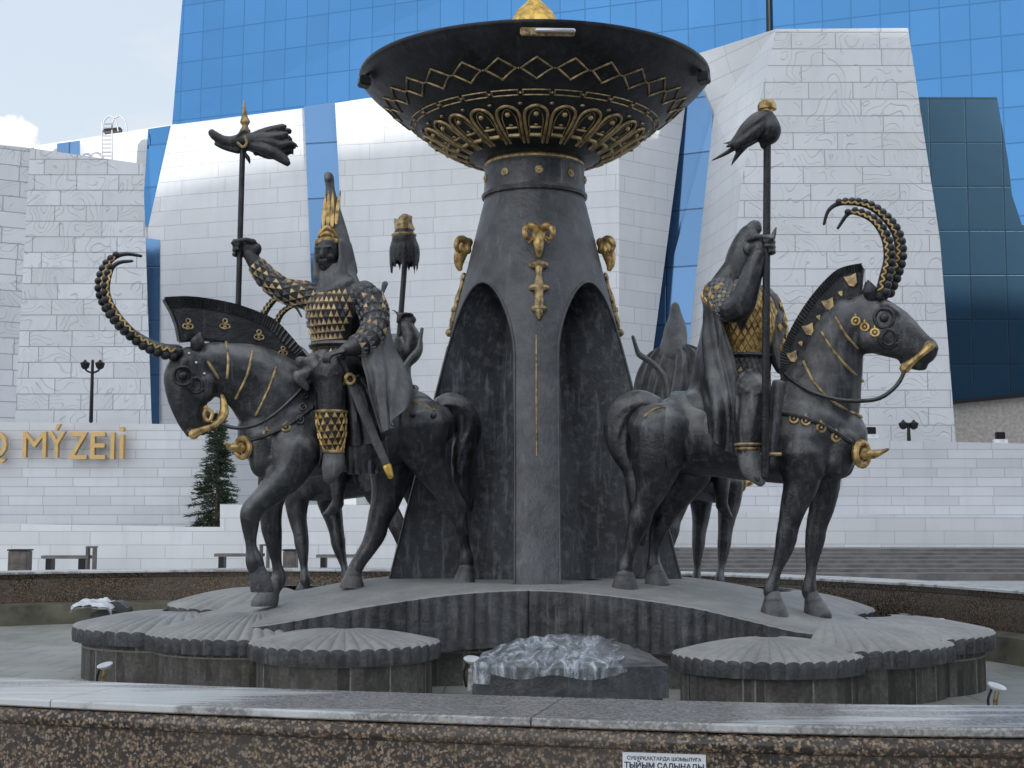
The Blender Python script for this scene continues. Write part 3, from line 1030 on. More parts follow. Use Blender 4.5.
for q in range(4):
    # ram head: two curled horns, narrow face, muzzle and ears
    c_, n_, t_ = fin_frame(q, 4.42)
    m = MB()
    if q == 0: c_ += t_ * .03
    m.tube([c_ + V((0, 0, .12)) + n_ * .03, c_ + n_ * .11, c_ + n_ * .13 - V((0, 0, .11)), c_ + n_ * .12 - V((0, 0, .165))], [(.05, .05), (.06, .07), (.042, .05), (.026, .03)], 12, side=t_)
    for s_ in (-1, 1):
        od = (t_ * s_ * .72 + n_ * .68).normalized(); path = []
        cc = c_ + t_ * s_ * .045 + n_ * .05 + od * .048 + V((0, 0, .065))
        for k in range(10):
            a = R(200) - k * R(38); rr_ = .074 - .0022 * k
            path.append(cc + od * rr_ * math.cos(a) * 1.0 + V((0, 0, rr_ * 1.12 * math.sin(a))) + (n_ + t_ * s_ * .6) * .005 * k)
        m.tube(path, [.038, .040, .04, .038, .035, .031, .026, .02, .014, .008], 10)
        m.tube([c_ + t_ * s_ * .04 + V((0, 0, .02)) + n_ * .09, c_ + t_ * s_ * .10 + V((0, 0, -.03)) + n_ * .1], [.018, .008], 8, sub=1)
    emit('ram_head', m, M['gold'], column)
    # hanging pendant under it
    m = MB()
    for z, rr_ in ((4.16, .05), (3.92, .055), (3.70, .035)):
        b0, n1, t1 = fin_frame(q, z)
        m.tube([b0 - t1 * rr_ * 1.3 + n1 * .02, b0 + n1 * .03, b0 + t1 * rr_ * 1.3 + n1 * .02], [.034, .046, .034], 8)
    pa = [fin_frame(q, z)[0] + fin_frame(q, z)[1] * .025 for z in (4.17, 4.05, 3.93, 3.86, 3.80, 3.66, 3.60)]
    m.tube(pa, [.046, .032, .055, .045, .05, .042, .018], 10, side=t_)
    if q == 0:
        m.v = [v + t_ * .03 for v in m.v]
    else:
        ctr = sum(m.v, V((0, 0, 0))) / len(m.v)
        m.v = [fin_frame(q, v.z)[0] + (v - fin_frame(q, v.z)[0]) * .7 for v in m.v]
    emit('pendant', m, M['gold_dull'], column)
    m = MB(); pa = [fin_frame(q, z)[0] + fin_frame(q, z)[1] * .006 for z in (3.42, 2.8, 2.22)]
    m.tube(pa, [.007, .011, .009], 6, sub=1); emit('inlay_rod', m, M['gold_dull'], column)
    for z in (3.36, 3.12, 2.2):
        if q in (1, 3):
            b0, n1, t1 = fin_frame(q, z + .45)
            m = MB(); m.ball(b0 + n1 * .02, .045, 10, 6); emit('boss', m, M['gold_dull'], column)

# ------------------------------------------------------------------ bowl
bowl = thing('fountain_bowl', 'huge dark bronze bowl with gold diamond and petal bands on top of the column', 'fountain bowl', (CX, CY, 5.4))
BP = [(0.47, 5.385), (0.60, 5.405), (0.85, 5.50), (1.10, 5.645), (1.32, 5.80), (1.52, 5.96), (1.68, 6.09), (1.79, 6.19), (1.85, 6.265)]
BC = catmull(BP, False, 8)
def bpt(th, s, lift=0.0):
    """s in metres of radius"""
    for (r0, z0), (r1, z1) in zip(BC, BC[1:]):
        if r0 <= s <= r1:
            f = (s - r0) / max(1e-9, r1 - r0); z = z0 + (z1 - z0) * f
            d = V((r1 - r0, z1 - z0)).normalized()
            return V((CX + (s + d.y * lift) * math.cos(th), CY + (s + d.y * lift) * math.sin(th), z - d.x * lift))
    return V((CX + s * math.cos(th), CY + s * math.sin(th), BP[-1][1]))
m = MB(); m.rev(BC + [(1.862, 6.275), (1.875, 6.29), (1.872, 6.315), (1.85, 6.32), (1.81, 6.305), (1.70, 6.20), (1.3, 5.92), (.6, 5.7), (.02, 5.65)], (CX, CY), 128)
emit('bowl_shell', m, M['bowl'], bowl, angle=50)
m = MB(); m.rev([(1.25, 5.695), (1.262, 5.69), (1.27, 5.705)], (CX, CY), 96)

def ring_copies(make, n, name, mat, th0=-PI / 2):
    """one ornament built at th0 and n - 1 turned copies that share its mesh"""
    mb = make(th0)
    inv = WM[bowl.name].inverted()
    o = emit(name, mb, mat, bowl)
    for k in range(1, n):
        c = o.copy(); COL.objects.link(c); c.parent = bowl
        c.rotation_euler = (0, 0, 2 * PI * k / n)
    return o

ND = 27
def diamond(th):
    d = PI / ND * .86; m = MB()
    a, b, c, e_ = (th - d, 1.52), (th, 1.615), (th + d, 1.52), (th, 1.425)
    for p0, p1 in ((a, b), (b, c), (c, e_), (e_, a)):
        m.tube([bpt(p0[0] + (p1[0] - p0[0]) * k / 4, p0[1] + (p1[1] - p0[1]) * k / 4, .006) for k in range(5)], .0115, 5, sub=1)
    m.ball(bpt(th + PI / ND, 1.52, .006), .012, 6, 4)
    return m
ring_copies(diamond, ND, 'diamond_inlay', M['gold_dull'])
NB = 26
def dash(th):
    d = PI / NB * .84; m = MB()
    for s_ in (1.275, 1.325):
        m.tube([bpt(th - d + 2 * d * k / 4, s_, .005) for k in range(5)], .008, 5, sub=1)
    for e_ in (-d, d): m.tube([bpt(th + e_, 1.275, .005), bpt(th + e_, 1.325, .005)], .008, 5, sub=1)
    m.ball(bpt(th + PI / NB, 1.30, .008), .014, 6, 4)
    return m
ring_copies(dash, NB, 'bar_inlay', M['gold_dull'])
NPt = 24
def petal(th):
    d = PI / NPt * .84; m = MB()
    path = [bpt(th - d * .92, .72, .008), bpt(th - d * .98, .9, .012), bpt(th - d, 1.06, .012), bpt(th - d * .72, 1.14, .012), bpt(th, 1.175, .012),
            bpt(th + d * .72, 1.14, .012), bpt(th + d, 1.06, .012), bpt(th + d * .98, .9, .012), bpt(th + d * .92, .72, .008)]
    m.tube(path, .0165, 6)
    m.tube([bpt(th - d * .6, .78, .008), bpt(th - d * .62, 1.04, .008), bpt(th, 1.14, .008), bpt(th + d * .62, 1.04, .008), bpt(th + d * .6, .78, .008)], .006, 5)
    m.ball(bpt(th, 1.09, .014), .030, 8, 6)
    m.ball(bpt(th, .96, .01), (.024, .024, .012), 8, 5)
    m.tube([bpt(th - d * .5, .93, .01), bpt(th + d * .5, .93, .01)], .014, 5, sub=1)
    m.tube([bpt(th - d * .5, .83, .01), bpt(th + d * .5, .83, .01)], .022, 5, sub=1)
    m.ball(bpt(th + PI / NPt, 1.195, .01), (.024, .024, .016), 8, 5)
    return m
ring_copies(petal, NPt, 'petal_ornament', M['gold_dull'])
# gold finial: a ribbed bulb on the bowl
fi = thing('gold_finial', 'lobed golden bulb finial standing in the centre of the bowl', 'finial', (CX, CY, 5.7))
m = MB(); rows = []
for j, (r_, z_) in enumerate([(.10, 5.66), (.10, 6.42), (.17, 6.48), (.13, 6.54), (.20, 6.62), (.27, 6.76), (.26, 6.90), (.19, 7.05), (.07, 7.18), (.04, 7.4), (.005, 7.7)]):
    rows.append([(CX + r_ * (1 + (.13 * abs(math.sin(4 * a)) - .06 if j > 3 else 0)) * math.cos(a), CY + r_ * (1 + (.13 * abs(math.sin(4 * a)) - .06 if j > 3 else 0)) * math.sin(a), z_) for a in [2 * PI * k / 64 for k in range(64)]])
m.grid(rows, True); emit('bulb', m, M['gold_bright'], fi, angle=60)
# flood lamps clamped under the rim
def rim_lamp(th, kind):
    n_ = V((math.cos(th), math.sin(th), 0)); t_ = V((-n_.y, n_.x, 0))
    if kind == 'tube':
        lp = thing('tube_lamp', 'long silver tube lamp fixed under the front rim of the bowl', 'lamp', bpt(th, 1.78))
        m = MB(); c_ = bpt(th, 1.825, .05)
        m.prism([c_ - t_ * .26 + V((0, 0, -.04)), c_ + t_ * .26 + V((0, 0, -.04)), c_ + t_ * .26 + V((0, 0, .035)), c_ - t_ * .26 + V((0, 0, .035))], -n_ * .05)
        emit('housing', m, M['gold_dull'], lp, bevel=.01)
        m = MB(); m.tube([c_ - t_ * .10 + n_ * .02, c_ + t_ * .24 + n_ * .02], [.024, .024], 10, sub=1); emit('tube', m, M['silver'], lp)
        return
    lb = 'black flood lamp clamped under the left rim of the bowl' if kind < 0 else 'black flood lamp clamped under the right rim of the bowl'
    lp = thing('flood_lamp', lb, 'lamp', bpt(th, 1.82), 0, 'flood lamps under the bowl rim')
    c_ = bpt(th, 1.79, .07)
    m = MB(); w_ = V((0, 0, 1))
    m.prism([c_ - t_ * .08 - n_ * .05 - w_ * .07, c_ - t_ * .08 + n_ * .07 - w_ * .05, c_ - t_ * .08 + n_ * .06 + w_ * .05, c_ - t_ * .08 - n_ * .05 + w_ * .03], t_ * .16)
    emit('lamp_body', m, M['black'], lp, bevel=.012)
    m = MB(); m.tube([c_ - n_ * .0 + w_ * .05, bpt(th, 1.80, .0) + w_ * .02], [.018, .018], 6, sub=1); emit('bracket', m, M['black'], lp)
rim_lamp(R(-87), 'tube'); rim_lamp(R(-20), 1); rim_lamp(R(196), -1)
# ------------------------------------------------------------------ museum behind
def slab(name, corners, mat, back=3.0, parent=None, uvmat=None, extra=None):
    """front polygon given as (px, py, distance) corners; the slab leans away from the square behind it"""
    pts = [at(*c) for c in corners]
    cx_ = min(pts, key=lambda q: abs(q.x)); k_ = cx_.x / cx_.y
    m = MB(); m.prism(pts, (k_ * back * 1.15, back, 0))
    return m


museum = thing('museum_building', 'angular white stone museum with carved slabs behind the fountain', 'museum', (0, 62, 0))
def facade(name, corners, mat, back=3.0, label=None):
    o = emit(name, slab(name, corners, mat, back), M[mat], museum, smooth=False, uv=True)
    if label: o['label'] = label
    return o
# left carved block: narrow canted facet and the broad carved face
facade('canted_facet', [(-160, 128, 47), (30, 148, 50), (4, 610, 50), (-160, 610, 47)], 'facade_carved_left', 6)
facade('carved_slab', [(30, 148, 50), (143, 164, 50), (158, 610, 50), (4, 610, 50)], 'facade_carved_left', 6, 'left carved stone slab')
# low roofline behind it
facade('rear_wall', [(-120, 170, 66), (176, 124, 63.5), (176, 610, 63.5), (-120, 610, 66)], 'facade', 2)
facade('clerestory_window', [(57, 143.5, 64.0), (80, 140.5, 63.9), (80, 158, 63.9), (57, 158, 64.0)], 'glass_strip', .3)
facade('clerestory_window', [(22, 149, 64.3), (34, 147.5, 64.2), (34, 160, 64.2), (22, 160, 64.3)], 'glass_strip', .3)
facade('slot_glazing', [(148, 129, 62.9), (171, 125.5, 62.6), (152, 225, 62.6), (142, 225, 62.9)], 'glass', .4)
facade('slot_glazing', [(140, 237, 62.3), (160, 240, 62.2), (158, 610, 62.2), (150, 610, 62.3)], 'glass_strip', .4)
facade('stone_slab', [(171, 125, 62.4), (305, 108, 60), (333, 610, 60), (156, 610, 62.4), (150, 300, 62.4), (148, 228, 62.4)], 'facade', 1.5)
facade('slot_glazing', [(304, 106, 59.9), (336, 102, 59.6), (354, 250, 59.6), (336, 610, 59.6), (325, 610, 59.9)], 'glass_strip', .6)
facade('stone_slab', [(335, 103, 59.4), (375, 97, 59.1), (619, 60, 56.4), (619, 610, 56.4), (362, 610, 59.3)], 'facade', 1.2)
facade('stone_slab', [(619, 60, 56.4), (690, 70, 58.6), (645, 352, 58.4), (636, 610, 58.4), (619, 610, 56.4)], 'facade', 1.0)
facade('slot_glazing', [(672, 60, 59), (722, 60, 58.0), (713, 112, 58.0), (690, 380, 57.8), (640, 610, 58.6), (640, 380, 58.6)], 'glass_strip', .6)
facade('canted_facet', [(690, 56, 57.6), (776, 29, 52.4), (742, 180, 52.4), (697, 610, 52.4), (660, 610, 57.2), (714, 111, 57.4)], 'facade', 3)
facade('carved_slab', [(776, 29, 52), (908, 28, 52), (940, 240, 52), (969, 610, 52), (697, 610, 52), (742, 180, 52)], 'facade_carved', 3.4, 'right carved stone slab')

tower = thing('glass_tower', 'blue mirror glass tower rising behind the stone museum', 'tower', (30, 90, 0))
m = MB(); m.prism([at(184, -20, 92), at(500, -110, 84), at(770, -150, 78), at(770, 470, 78), at(500, 470, 84), at(160, 470, 92), at(172, 126, 92)], (6, 30, 0))
emit('curtain_wall', m, M['glass'], tower, smooth=False, uv=True)
m = MB(); m.prism([at(770.5, -150, 77.9), at(1240, -260, 70), at(1240, 470, 70), at(770.5, 470, 77.9)], (0, 25, 0))
emit('curtain_wall', m, M['glass'], tower, smooth=False, uv=True)
m = MB(); a_ = at(768.5, 32, 77.5); m.tube([a_, V((a_.x, a_.y, a_.z + 9))], [.12, .08], 8, sub=1); emit('mast', m, M['black'], tower)
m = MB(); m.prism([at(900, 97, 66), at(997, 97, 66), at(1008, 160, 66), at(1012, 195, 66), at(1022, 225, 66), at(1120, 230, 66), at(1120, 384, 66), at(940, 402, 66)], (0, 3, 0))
reflection = thing('glass_reflection', 'dark blue glass block standing in for a reflection, beside the right carved slab', 'glass reflection', (24, 66, 0))
emit('curtain_wall', m, M['glass_dark'], reflection, smooth=False, uv=True)  # separate dark block drawn as the reflection in the tower glass
m = MB(); m.prism([at(940, 402.6, 66), at(1121, 384.6, 66), at(1121, 470, 66), at(940, 470, 66)], (0, 3, 0)); emit('lower_wall', m, M['beige'], reflection, smooth=False)
m = MB(); m.prism([at(940, 401.5, 65.6), at(1122, 383.5, 65.6), at(1122, 387, 65.6), at(940, 405, 65.6)], (0, 2.9, 0)); emit('fascia', m, M['black'], reflection, smooth=False)

# terraces
t1 = thing('sign_wall', 'long pale stone terrace wall carrying gold museum letters', 'wall', at(100, 565, 48.9))
m = MB(); m.prism([at(-160, 420, 47.5), at(205, 424.5, 47.5), at(205, 600, 47.5), at(-160, 600, 47.5)], (0, 2.0, 0))
for v in m.v: v.z = max(v.z, -0.05)
emit('wall_face', m, M['wall_low'], t1, smooth=False, uv=True)
t2 = thing('lower_terrace_wall', 'low white stone wall in front of the sign wall stepping up to the right', 'wall', at(100, 565, 45))
m = MB(); m.prism([at(-160, 521, 45), at(189, 527, 45), at(220, 527, 45), at(220, 504, 45), at(420, 505, 45), at(640, 508, 45), at(640, 585, 45), at(-160, 585, 45)], (0, 1.0, 0))
for v in m.v: v.z = max(v.z, -0.05)
emit('wall_face', m, M['wall_lower'], t2, smooth=False, uv=True)
t3 = thing('right_terrace_wall', 'broad white stone terrace wall to the right of the plinth', 'wall', at(850, 550, 47))
m = MB(); m.prism([at(380, 438, 47.6), at(864, 440, 47.6), at(1180, 447, 47.6), at(1180, 600, 47.6), at(380, 600, 47.6)], (0, 1.5, 0))
for v in m.v: v.z = max(v.z, -0.05)
emit('wall_face', m, M['wall_low'], t3, smooth=False, uv=True)
m = MB(); m.prism([at(600, 509, 46.6), at(1180, 521, 46.6), at(1180, 600, 46.6), at(600, 600, 46.6)], (0, .99, 0))
for v in m.v: v.z = max(v.z, -0.05)
emit('lower_band', m, M['wall_lower'], t3, smooth=False, uv=True)
# broad flight of steps
st = thing('broad_steps', 'broad weathered grey stone steps below the right terrace wall', 'steps', at(850, 583, 36))
NS = 7
for k in range(NS):
    f0, f1 = k / NS, (k + 1) / NS
    zt = 0.10 + 0.62 * f1
    Y0 = 38.2 + 1.0 * k
    m = MB()
    xl = at(657, 560, Y0).x + .12 * k
    m.box((xl, Y0, -0.02 if k == 0 else 0.10 + .62 * f0 - .01), (40, Y0 + 9 - k * 1.0, zt))
    emit('step', m, M['steps'], st, smooth=False)

# letters on the sign wall
sign = thing('museum_lettering', 'gold letters fixed on the pale terrace wall at left', 'lettering', at(60, 458, 47.4))
cap_h = 28.5 / FPX * 47.4
def letter(ch, x0, x1, ybase=457.5, ytop=431.5):
    p0 = at(x0, ybase, 47.3); p1 = at(x1, ytop, 47.3)
    me_o = text_mesh('letter', ch, 1.0, 0.05, M['letters'], sign, Matrix.Identity(4), 0.0 if ch in 'Mİ' else 0.010)
    me = me_o.data
    inv = WM[sign.name]
    vs = [inv @ v.co for v in me.vertices]
    xs = [v.x for v in vs]; ys = [v.y for v in vs]
    base_top = 0.0
    # scale from the flat cap height so accents and dots rise above it
    lo, hi = min(xs), max(xs)
    H = CAPH
    sx = (p1.x - p0.x) / (hi - lo); sz = (p1.z - p0.z) / H
    iv = inv.inverted()
    for v, w in zip(me.vertices, vs):
        v.co = iv @ V((p0.x + (w.x - lo) * sx, p0.y - w.z * 2.2 - .12, p0.z + (w.y - BASE) * sz))
    return me_o
_t = bpy.data.objects.new('t', bpy.data.curves.new('t', 'FONT')); _t.data.body = 'E'; _t.data.align_y = 'BOTTOM'; _t.data.size = 1; COL.objects.link(_t)
_dg = bpy.context.evaluated_depsgraph_get(); _dg.update(); _me = bpy.data.meshes.new_from_object(_t.evaluated_get(_dg))
_ys = [v.co.y for v in _me.vertices]; CAPH = max(_ys) - min(_ys); BASE = min(_ys); bpy.data.objects.remove(_t, do_unlink=True)
for ch, a_, b2 in (('I', -160, -154), ('T', -146, -122), ('T', -116, -92), ('Y', -88, -62), ('Q', -58, -32), ('Q', -14.5, 9.5), ('M', 24.5, 48.5), ('Ý', 49.5, 67.5), ('Z', 70, 89.5), ('E', 92, 107.5), ('I', 112, 116.5), ('İ', 121.5, 126)):
    if a_ < -20: continue
    if ch == 'İ':
        m = MB(); y0_, y1_ = 47.0, 47.28
        for ya, yb in ((459, 435), (431.5, 427.5)):
            lo_, hi_ = at(121.6, ya, 47.3), at(126, yb, 47.3); m.box((lo_.x, y0_, lo_.z), (hi_.x, y1_, hi_.z))
        emit('letter', m, M['letters'], sign, smooth=False)
        continue
    letter(ch, a_, b2, 457.5 + (1.5 if a_ > 60 else 0), 432 if a_ < 60 else 433)

# fir tree
tree = thing('fir_tree', 'small dark green fir between the terrace walls left of the fountain', 'fir tree', V((at(216, 527, 46.6).x, 46.75, 0)))
tx, ty = at(216, 527, 46.75).x, 46.75
m = MB(); m.tube([(tx, ty, 0), (tx + .03, ty, 2.4), (tx - .02, ty, 4.9)], [.11, .07, .02], 8); emit('trunk', m, M['bark'], tree)
rnd = random.Random(3); m = MB()
for k in range(330):
    z = 0.7 + 4.3 * (k / 330) ** 0.9
    R_ = (1.12 * (1 - (z - .5) / 4.9) + .1) * rnd.uniform(.6, 1.12)
    a = rnd.uniform(0, 2 * PI)
    d = V((math.cos(a), math.sin(a) * .32, 0))
    tip = V((tx, ty, z)) + d * R_ + V((0, 0, -.22 * R_ + .1))
    b0 = V((tx, ty, z + .05))
    nseg = int(5 + R_ * 16)
    for s_ in range(nseg):
        f = (s_ + rnd.random()) / nseg
        if f < .12: continue
        c_ = b0.lerp(tip, f)
        for _ in range(3):
            dd = V((rnd.uniform(-1, 1), rnd.uniform(-1, 1), rnd.uniform(-.5, .7))).normalized() * rnd.uniform(.07, .15) + d * .07
            sd = dd.cross(V((rnd.uniform(-1, 1), rnd.uniform(-1, 1), rnd.uniform(-1, 1)))).normalized() * .018
            m.quad(c_ - sd, c_ + sd, c_ + dd + sd * .4, c_ + dd - sd * .4)
me = m.mesh('crown'); me.transform(WM[tree.name].inverted()); me.materials.append(M['needles'])
o = bpy.data.objects.new('crown', me); COL.objects.link(o); o.parent = tree; WM[o.name] = WM[tree.name]
m = MB()
for k in range(60):
    z = 0.8 + 4.0 * k / 60; a = k * 2.4; R_ = .95 * (1 - (z - .5) / 4.9)
    m.tube([(tx, ty, z), (tx + R_ * math.cos(a), ty + .32 * R_ * math.sin(a), z - .1 * R_)], [.018, .006], 5, sub=1)
emit('branches', m, M['bark'], tree)

# street lamps
def lamp(px, ytop, ybot, Y, label, wpx=10, arms=3):
    b0 = at(px, ybot, Y); t0 = at(px, ytop, Y); h = t0.z - b0.z
    o = thing('street_lamp', label, 'street lamp', b0, 0, 'street lamps on the museum terrace')
    m = MB(); m.tube([b0, b0 + V((0, 0, h))], [.07, .05], 8, sub=1); emit('pole', m, M['black'], o)
    w = wpx / FPX * Y
    for s_ in (-1, 1):
        m = MB(); m.tube([b0 + V((0, 0, h * .8)), b0 + V((s_ * w * .6, 0, h * .84)), b0 + V((s_ * w * .75, 0, h * .92))], .035, 6); emit('arm', m, M['black'], o)
        m = MB(); c_ = b0 + V((s_ * w * .75, 0, h * .93)); m.tube([c_, c_ + V((0, 0, .06)), c_ + V((0, 0, .14))], [.15, .17, .05], 12, sub=1); emit('lamp_head', m, M['black'], o)
lamp(91, 361, 421, 46.9 + 1.2, 'black twin head street lamp in front of the left carved slab')
lamp(909, 424, 441, 49.0, 'small black twin head lamp near the foot of the right carved slab', 7)
# spotlights on the right terrace wall
for px, py, lb in ((871, 431, 'small black spotlight on the terrace wall beside the horse breast'), (1000, 436, 'small black spotlight on the terrace wall at far right')):
    c_ = at(px, py, 48.0)
    o = thing('spotlight', lb, 'spotlight', c_, 0, 'spotlights on the terrace wall')
    m = MB(); m.box((c_.x - .15, c_.y - .1, c_.z - .11), (c_.x + .15, c_.y + .1, c_.z + .13)); emit('lamp_body', m, M['black'], o, bevel=.02)
    m = MB(); m.box((c_.x - .22, c_.y - .12, c_.z - .26), (c_.x + .22, c_.y + .12, c_.z - .112)); emit('foot', m, M['white'], o, bevel=.01)
# roof ladder hoops on the museum
lad = thing('roof_ladder', 'thin steel roof ladder with hoops on the museum roofline', 'ladder', at(112, 150, 62))
m = MB()
a0, b0 = at(102, 160, 62), at(112, 160, 62)
for x_ in (102, 112): m.tube([at(x_, 163, 62), at(x_, 122, 62)], .035, 5, sub=1)
for y_ in range(124, 162, 4): m.tube([at(102, y_, 62), at(112, y_, 62)], .022, 4, sub=1)
emit('rails', m, M['silver'], lad)
for dx in (0, 9):
    m = MB(); m.tube([at(103 + dx, 130, 62), at(104 + dx, 121, 62), at(110 + dx, 116, 62), at(116 + dx, 121, 62), at(118 + dx, 131, 62)], .035, 5); emit('hoop', m, M['silver'], lad)
m = MB(); m.prism([at(103, 129, 62), at(120, 127, 62), at(120, 130, 62), at(103, 132, 62)], (0, .4, 0)); emit('platform', m, M['black'], lad)

# benches and bins in front of the lower wall
def bench(x0, x1, y, Y, label, post=True):
    a_, b2 = at(x0, y, Y), at(x1, y, Y)
    o = thing('park_bench', label, 'bench', V(((a_.x + b2.x) / 2, Y, 0)), 0, 'slim dark benches before the white wall')
    m = MB(); m.box((a_.x, Y, a_.z - .05), (b2.x, Y + .5, a_.z + .04)); emit('seat', m, M['steps'], o, smooth=False)
    for x_ in (a_.x + .12, b2.x - .3): 
        m = MB(); m.box((x_, Y + .05, 0), (x_ + .16, Y + .45, a_.z - .052)); emit('leg', m, M['black'], o, smooth=False)
    if post:
        zt = at(x1, y - 9, Y).z
        for dx in (0, .2):
            m = MB(); m.box((b2.x + dx - .08, Y + .02, 0.0), (b2.x + dx - .02, Y + .3, zt)); emit('armrest_post', m, M['stone_far'], o, smooth=False)
        m = MB(); m.box((b2.x - .08, Y + .01, zt + .002), (b2.x + .2, Y + .31, zt + .05)); emit('armrest', m, M['stone_far'], o, smooth=False)
bench(41, 88, 557, 42.5, 'slim dark bench with an armrest, left of the fir tree')
bench(214, 262, 555, 42.5, 'slim dark bench behind the lifted foreleg of the left horse')
bench(316, 366, 556, 42.5, 'slim dark bench beyond the hind legs of the left horse', False)
for x0, x1, lb in ((8, 27, 'square dark litter bin at the far left before the white wall'), (283, 296, 'square dark litter bin beyond the forelegs of the left horse')):
    a_, b2 = at(x0, 551, 42.5), at(x1, 551, 42.5)
    o = thing('litter_bin', lb, 'litter bin', V((a_.x, 42.5, 0)), 0, 'square dark litter bins')
    m = MB(); m.box((a_.x, 42.5, 0), (b2.x, 43.0, a_.z)); emit('bin_body', m, M['stone_far'], o, bevel=.02)
    m = MB(); m.box((a_.x - .02, 42.48, a_.z + .002), (b2.x + .02, 43.02, a_.z + .05)); emit('lid', m, M['black'], o, smooth=False)
from mathutils.bvhtree import BVHTree


class Surf:
    """finds points on a finished skin, for harness, studs and scale armour that lie on it"""
    def __init__(s, obj, mw):
        me = obj.data
        s.t = BVHTree.FromPolygons([mw @ v.co for v in me.vertices], [tuple(p.vertices) for p in me.polygons])

    def px(s, x, y, lift=0.0):
        r = s.t.ray_cast(CAMP, ray(x, y).normalized())
        if r[0] is None: return None
        n = r[1] if r[1].dot(ray(x, y)) < 0 else -r[1]
        return r[0] + n * lift, n

    def cast(s, o, d, lift=0.0):
        r = s.t.ray_cast(o, d)
        if r[0] is None: return None
        n = r[1] if r[1].dot(d) < 0 else -r[1]
        return r[0] + n * lift, n

    def near(s, p, lift=0.0):
        r = s.t.find_nearest(p)
        n = r[1]
        return r[0] + n * lift, n


def mirror(fr, P): return P - fr.l * (2 * (P - fr.o).dot(fr.l))
def mirn(fr, n): return n - fr.l * (2 * n.dot(fr.l))


def strokes(mb, fr, sg, lst, n=14, sub=4):
    for st in lst:
        mb.tube([fr.p(x, y, sg * w) for x, y, w, a, b in st], [(a, b) for x, y, w, a, b in st], n, side=fr.l, sub=sub)


def stud(P, n, size, kind, up=V((0, 0, 1))):
    """small cast harness ornament: trefoil, ring, trapezoid or swirl"""
    t = up - n * up.dot(n); t.normalize(); s = t.cross(n); m = MB()
    if kind == 'swirl':
        for c_ in (t * .45, -t * .35 + s * .42, -t * .35 - s * .42):
            pts = [P + (c_ + (t * math.cos(a) + s * math.sin(a)) * .33) * size for a in [2 * PI * k / 10 for k in range(11)]]
            m.tube(pts, size * .13, 6, sub=1, cap=False)
        m.ball(P + n * size * .1, size * .25, 8, 6)
        m.tube([P - t * size * .6 - s * size * .5, P - t * size * .75, P - t * size * .6 + s * size * .5], size * .13, 6)
    elif kind == 'trap':
        o_ = [P + (t * a + s * b) * size for a, b in ((.75, .75), (.62, 0), (.75, -.75), (-.45, -.5), (-.8, 0), (-.45, .5))]
        m.prism(o_, n * size * .32)
    elif kind == 'drop':
        o_ = [P + (t * a + s * b) * size for a, b in ((.5, .45), (.6, 0), (.5, -.45), (-.15, -.3), (-.6, 0), (-.15, .3))]
        m.prism(o_, n * size * .3)
    elif kind == 'ring':
        pts = [P + (t * math.cos(a) + s * math.sin(a)) * size * .62 for a in [2 * PI * k / 12 for k in range(13)]]
        m.tube(pts, size * .24, 7, sub=1, cap=False)
        m.ball(P + n * size * .12, size * .26, 8, 6)
        m.tube([P + t * size * .6, P + t * size * 1.05], size * .2, 6, sub=1)
    else:
        m.ball(P, size, 10, 6)
    return m


def band(name, pts, r, mat, parent, flat=None):
    m = MB(); m.tube(pts, r, 8, sub=3, side=flat); return emit(name, m, mat, parent)


def horn(root, fr, sg, w, path, r0, r1, knob, tipdir):
    """ridged ibex horn: tapering core, scalloped outer edge and a gold wavy line"""
    P = [fr.p(x, y, sg * w) for x, y in path]
    D = [V(d) for d in catmull([tuple(p) for p in P], False, 8)]
    n = len(D)
    m = MB()
    m.tube(D, [r0 + (r1 - r0) * (k / (n - 1)) ** 1.2 for k in range(n)], 10, sub=1)
    # knobs on the outside of the curve
    L = sum((D[k + 1] - D[k]).length for k in range(n - 1)); cen = sum(D, V((0, 0, 0))) / n
    step = knob; acc = 0; nxt = step * .6; lim = L * .86; pos = 0
    g = []
    for k in range(n - 1):
        seg = (D[k + 1] - D[k]).length
        while acc + seg >= nxt and nxt < lim:
            f = (nxt - acc) / seg; p = D[k].lerp(D[k + 1], f); t = (D[k + 1] - D[k]).normalized()
            o_ = (p - cen); o_ -= t * o_.dot(t); o_ -= fr.l * o_.dot(fr.l); o_.normalize()
            fr_ = nxt / L; rr = (r0 + (r1 - r0) * fr_)
            m.ball(p + o_ * rr * .80, (knob * .70 * (1 - .40 * fr_),) * 3, 12, 8)
            nxt += step * (1 - .25 * fr_)
            if nxt / L > .06: g.append((p, o_, rr, t))
        acc += seg
    h = emit('horn', m, M['bronze_dark'], root)
    for s_ in (-1, 1):
        pts = []
        for i, (p, o_, rr, t) in enumerate(g[:-1]):
            q = g[i + 1][0]
            pts.append(p + fr.l * s_ * rr * 1.12 - o_ * rr * .45)
            pts.append(p.lerp(q, .5) + fr.l * s_ * rr * 1.0 + o_ * rr * .25)
        if len(pts) > 2:
            m = MB(); m.tube(pts, .0095, 6, sub=3); emit('gold_line', m, M['gold'], h)


def hoof(root, P_top, P_bot, r, fwd):
    m = MB(); 
    axis = (P_bot - P_top)
    m.tube([P_top - axis * .2, P_top, P_top + axis * .12, P_top + axis * .5, P_bot - fwd * .0], [(r * .60, r * .60), (r * .70, r * .72), (r * .70, r * .76), (r * .84, r * .96), (r * .96, r * 1.14)], 14, sub=2, side=V((-fwd.y, fwd.x, 0)))
    for i, v in enumerate(m.v):
        if v.z < P_bot.z: v.z = P_bot.z
    emit('hoof', m, M['hoof'], root)


